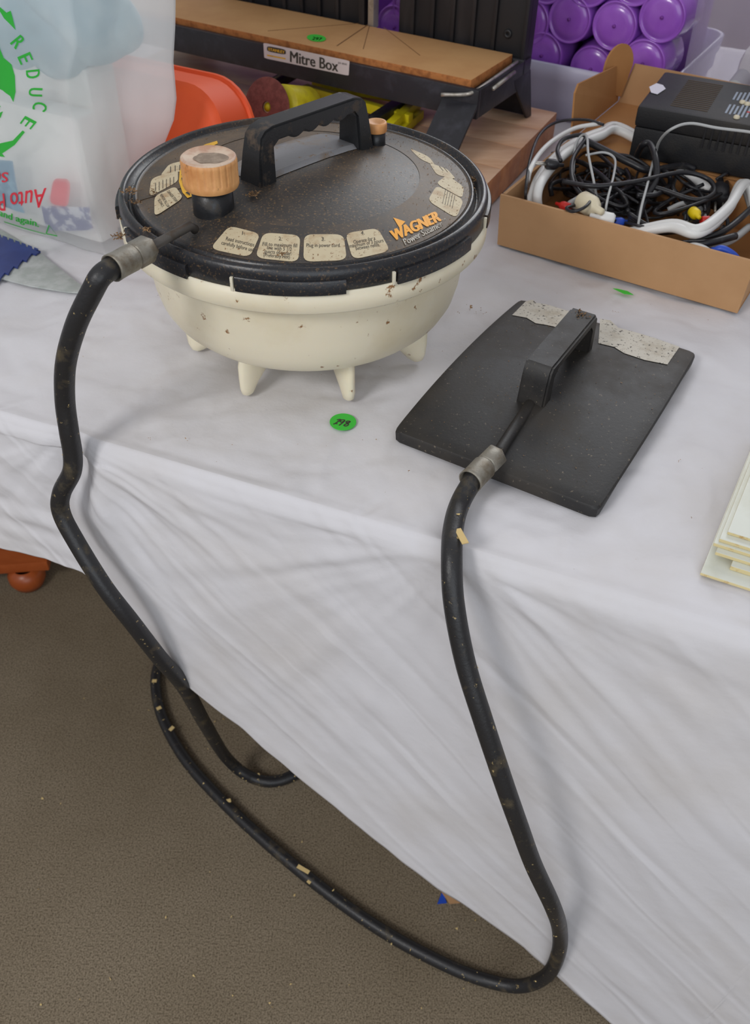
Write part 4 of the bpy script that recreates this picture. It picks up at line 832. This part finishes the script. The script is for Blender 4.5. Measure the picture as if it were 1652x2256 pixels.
for i in range(64):
    x, y = rn.uniform(1235, 1560), 0; cx = rn.uniform(1255, 1560); cy = 410+(cx-1250)*.10+rn.uniform(-62, 62); rx, ry = rn.uniform(30, 110), rn.uniform(15, 50); a0 = rn.uniform(0, 6.3); z0 = rn.uniform(.012, .074); pts = []; rot = rn.uniform(-.6, .8)
    for k in range(rn.randint(5, 9)):
        t = a0+k*.75; X = cx+rx*math.cos(t)*math.cos(rot)-ry*math.sin(t)*math.sin(rot); Y = cy+rx*math.cos(t)*math.sin(rot)+ry*math.sin(t)*math.cos(rot)
        X = max(1215, min(1600, X)); Y = max(330+(X-1250)*.12, min(462+(X-1200)*.17, Y)); Y = min(Y, 430+(X-1109)*.255-(.067-z0)*900); pts.append((X, Y, max(.012, z0+rn.uniform(-.008, .008))))
    ci = rn.randrange(3); cr_ = (.0018, .0024, .0032)[ci]; ci = ci if i % 9 else 3
    cable(pts, cr_, 'blackcable' if i % 9 else 'greycable', ('thin black cord deep in the tangled heap in the tray', 'medium black cord deep in the tangled heap in the tray', 'thick black cord deep in the tangled heap in the tray', 'pale grey cord deep in the tangled heap in the tray')[ci], 'cords heaped in the cardboard tray')
for k in range(4): cable([(1385, 470+5*k, .066-.003*k), (1440, 500+4*k, .062-.003*k), (1520, 492+4*k, .062-.003*k), (1560, 450+5*k, .06-.003*k), (1548, 420+4*k, .055)], .0026, 'blackcable', 'black cord lying in parallel turns at the front of the tangle', 'parallel turns of black cord')
def plug(x, y, z, m, label, size, d, prongs=None, name='plug'):
    p = at(x, y, TZ+z); t = thing(name, label, 'plug', p); d = Vector(d).normalized()
    g = B(); s_ = size; add_lathe(g, [(0, -.5*s_), (.32*s_, -.5*s_), (.42*s_, -.35*s_), (.42*s_, .25*s_), (.30*s_, .5*s_), (.16*s_, .62*s_), (.14*s_, 1.0*s_), (0, 1.02*s_)], 16, p, axis=d); obj('plug_body', g, m, t)
    if prongs:
        for sx in (-.5, .5):
            q = p-d*.5*s_+d.cross(Vector((0, 0, 1))).normalized()*sx*.3*s_; g = B(); add_tube(g, [q, q-d*prongs], .0016, 8); obj('prong', g, 'steel', t)
plug(1215, 362, .088, 'blackcable', 'black jack plug on the left of the coil', .016, (1, .1, -.1), .018)
plug(1295, 450, .072, 'cream', 'cream corner plug lying in the front left of the tangle', .030, (.4, -.9, .1))
plug(1335, 482, .064, 'whitecable', 'white round plug just behind the tray front', .020, (-.9, .2, .1))
plug(1530, 470, .070, 'cable_yellow', 'yellow connector at the right of the tangle', .016, (.1, -.9, .1))
plug(1555, 486, .066, 'cable_red', 'red connector next to the white coil on the right', .013, (.9, .2, 0))
plug(1245, 455, .055, 'cable_red', 'red connector at the left behind the tray front', .014, (-.6, .5, 0))
plug(1362, 490, .055, 'cable_blue', 'blue connector behind the middle of the tray front', .014, (.8, .2, 0))
plug(1585, 430, .060, 'blackcable', 'black mains plug with two flat metal pins on the right', .032, (.2, .9, .2), .02)
cable([(1570, 555, .06), (1590, 548, .066), (1615, 562, .06), (1630, 580, .05)], .0042, 'cable_blue', 'blue cable in the front right of the tray'); cable([(1560, 560, .05), (1575, 552, .06), (1600, 560, .058), (1615, 585, .045)], .0042, 'cable_blue', 'second blue cable pressed against the tray front')
cable([(1500, 548, .05), (1530, 540, .060), (1560, 552, .056), (1570, 575, .04)], .003, 'whitecable', 'grey-white cord bundle in front of the white coil')
cable([(1620, 520, .06), (1560, 535, .06), (1500, 538, .052)], .0045, 'blackcable', 'thick black cable outside the white coil at the front right')
cable([(1660, 455, .066), (1600, 505, .064), (1540, 528, .056), (1480, 545, .04)], .0040, 'blackcable', 'thick black cable hugging the white coil at the right')
cable([(1650, 500, .05), (1610, 530, .052), (1560, 545, .048)], .0045, 'greycable', 'light grey cable at the front right corner')
# ------------------------------------------------------------------ tubs and purple tumblers at the back
K0 = Vector((.222, 1.585, TZ+.001)); ku = Vector((math.cos(math.radians(-30)), math.sin(math.radians(-30)), 0)); kv = Vector((-ku.y, ku.x, 0))
def kp(a, b_, z): return K0+ku*a+kv*b_+Vector((0, 0, z))
tubt = thing('storage_tub', 'frosted lavender storage tub holding purple tumblers behind the mitre box', 'tub', kp(-.1, .15, 0))
bm = B()
def shell(bm, a0, a1, b0, b1, prof, r=.03, t=.002):
    rings = []
    for z, g_ in prof:
        cx, cy = (a0+a1)/2, (b0+b1)/2; rings.append([bm.verts.new(kp(cx+x, cy+y, z)) for x, y in rr((a1-a0)/2+g_, (b1-b0)/2+g_, r)])
    for p, q in zip(rings, rings[1:]):
        for k in range(len(p)): bm.faces.new((p[k], p[(k+1) % len(p)], q[(k+1) % len(p)], q[k]))
    bm.faces.new(rings[0][::-1])
AR = (onpl(1492, 150, kp(0, .03, 0), kv)-K0).dot(ku)
shell(bm, -.75, AR-.006, .0, .34, [(0, -.006), (.03, -.004), (.034, .001), (.058, .001), (.06, .004), (.084, .006), (.086, .003), (.084, 0), (.01, -.008)]); obj('tub_shell', bm, 'tub', tubt)
bm = B(); add_prism(bm, [kp(-.73, .12, .012), kp(AR-.03, .12, .012), kp(AR-.03, .32, .012), kp(-.73, .32, .012)], Vector((0, 0, .42)), bev=.01); tag(centre(obj('purple_crate', bm, 'purpledark')), 'deep purple crate wall behind the rows of tumblers', 'crate')
tum = None
TC = [(1165, 48), (1255, 42), (1354, 57), (1459, 38), (1194, 122), (1302, 152), (1416, 140), (1110, -8), (1205, -46), (1298, -40), (1400, -44), (905, 12), (870, 60)]
TLn = ['purple tumbler base half hidden by the mitre box post', 'second purple tumbler base right of the mitre box post, upper row', 'purple tumbler base above the cardboard ear, with a bright ring', 'rightmost purple tumbler base of the upper row', 'purple tumbler base low behind the post, above the tub rim', 'dim purple tumbler base low between its neighbours left of the ear', 'purple tumbler base right beside the cardboard ear', 'purple tumbler base peeping out high behind the mitre box post', 'left of the three purple tumbler bases cut off by the top edge', 'middle one of the three purple tumbler bases cut off by the top edge', 'right one of the three purple tumbler bases cut off by the top edge', 'upper purple tumbler base in the gap between the mitre box fences', 'lower purple tumbler base in the gap between the mitre box fences']
for i, (x, y) in enumerate(TC):
    p = onpl(x, y, kp(0, .030+(.012 if i == 5 else 0), .1), kv)
    if tum is None:
        tum = thing('purple_tumbler', TLn[0], 'tumbler', p, 'purple tumblers lying in the tub')
        g = B(); add_lathe(g, [(0, .001), (.018, .004), (.028, .002), (.031, -.001), (.0325, .003), (.034, .004), (.0355, .002), (.036, -.004), (.040, -.03), (.0415, -.075), (.040, -.075), (.038, -.03), (0, -.028)], 40, axis=-kv); obj('cup', g, 'purple', tum, local=True)
        g = B(); add_lathe(g, [(0, .0012), (.0025, .0012), (.0025, .0045), (0, .005)], 10, axis=-kv); obj('moulding_mark', g, 'purpledark', tum, local=True); o = tum
    else:
        o = tum.copy(); C.objects.link(o); o.location = p
        for c_ in tum.children: d_ = c_.copy(); d_.parent = o; C.objects.link(d_)
        o['label'] = TLn[i] if i < len(TLn) else ('purple tumbler base cut off by the top edge of the photo', 'purple tumbler base showing through the gap in the mitre box fence')[x < 1020]
# clear box with white contents on the right
cx_ = thing('clear_box', 'clear plastic box with white contents at the top right', 'box', kp(.55, .15, 0))
bm = B(); shell(bm, AR+.012, AR+.60, -.02, .30, [(0.002, -.004), (.34, .006), (.345, .010), (.35, .006)], .045); obj('box_shell', bm, 'clear', cx_)
bm = B(); add_prism(bm, [kp(AR+.085, .03, .004), kp(AR+.5, .03, .004), kp(AR+.5, .26, .004), kp(AR+.085, .26, .004)], Vector((0, 0, .14)), bev=.02); tag(centre(obj('folded_linen', bm, 'whitebox')), 'lower folded white linen inside the clear box', 'linen', 'folded linen in the clear box')
bm = B(); add_prism(bm, [kp(AR+.10, .04, .147), kp(AR+.5, .04, .147), kp(AR+.5, .26, .147), kp(AR+.10, .26, .147)], Vector((0, 0, .13)), bev=.022); tag(centre(obj('folded_linen', bm, 'whitebox')), 'upper folded white linen inside the clear box', 'linen', 'folded linen in the clear box')

# ------------------------------------------------------------------ under the table
ft = at(60, 1270, .02)
sw = thing('wooden_stand', 'low red-brown varnished stand on a bun foot under the cloth', 'stand', Vector((ft.x, ft.y, 0)))
bm = B(); add_lathe(bm, [(.018, 0), (.028, .004), (.034, .018), (.034, .030), (.028, .042), (.02, .046)], 32, Vector((ft.x, ft.y, .0005))); obj('bun_foot', bm, 'redwood', sw)
bm = B(); add_box(bm, (ft.x-.19, ft.y+.13, .058), (.44, .34, .024), math.radians(8), .004); obj('stand_base', bm, 'redwood', sw)
bm = B(); add_lathe(bm, [(.018, 0), (.028, .004), (.034, .018), (.034, .030), (.028, .042), (.02, .046)], 32, Vector((ft.x-.36, ft.y-.02, .0005))); obj('bun_foot', bm, 'redwood', sw)
bm = B(); add_prism(bm, [at(x, y, .002) for x, y in [(990, 1992), (962, 1950), (1060, 1880), (1180, 1975)]], Vector((0, 0, .004))); tag(centre(obj('cardboard_flap', bm, 'cardboard', smooth=False)), 'corner of flat brown cardboard poking out below the hem', 'cardboard')
bm = B(); add_prism(bm, [at(x, y, .001) for x, y in [(963, 1992), (975, 1962), (984, 1990)]], Vector((0, 0, .001))); tag(centre(obj('blue_scrap', bm, 'cable_blue', smooth=False)), 'tiny blue plastic scrap beside the cardboard corner on the carpet', 'scrap')
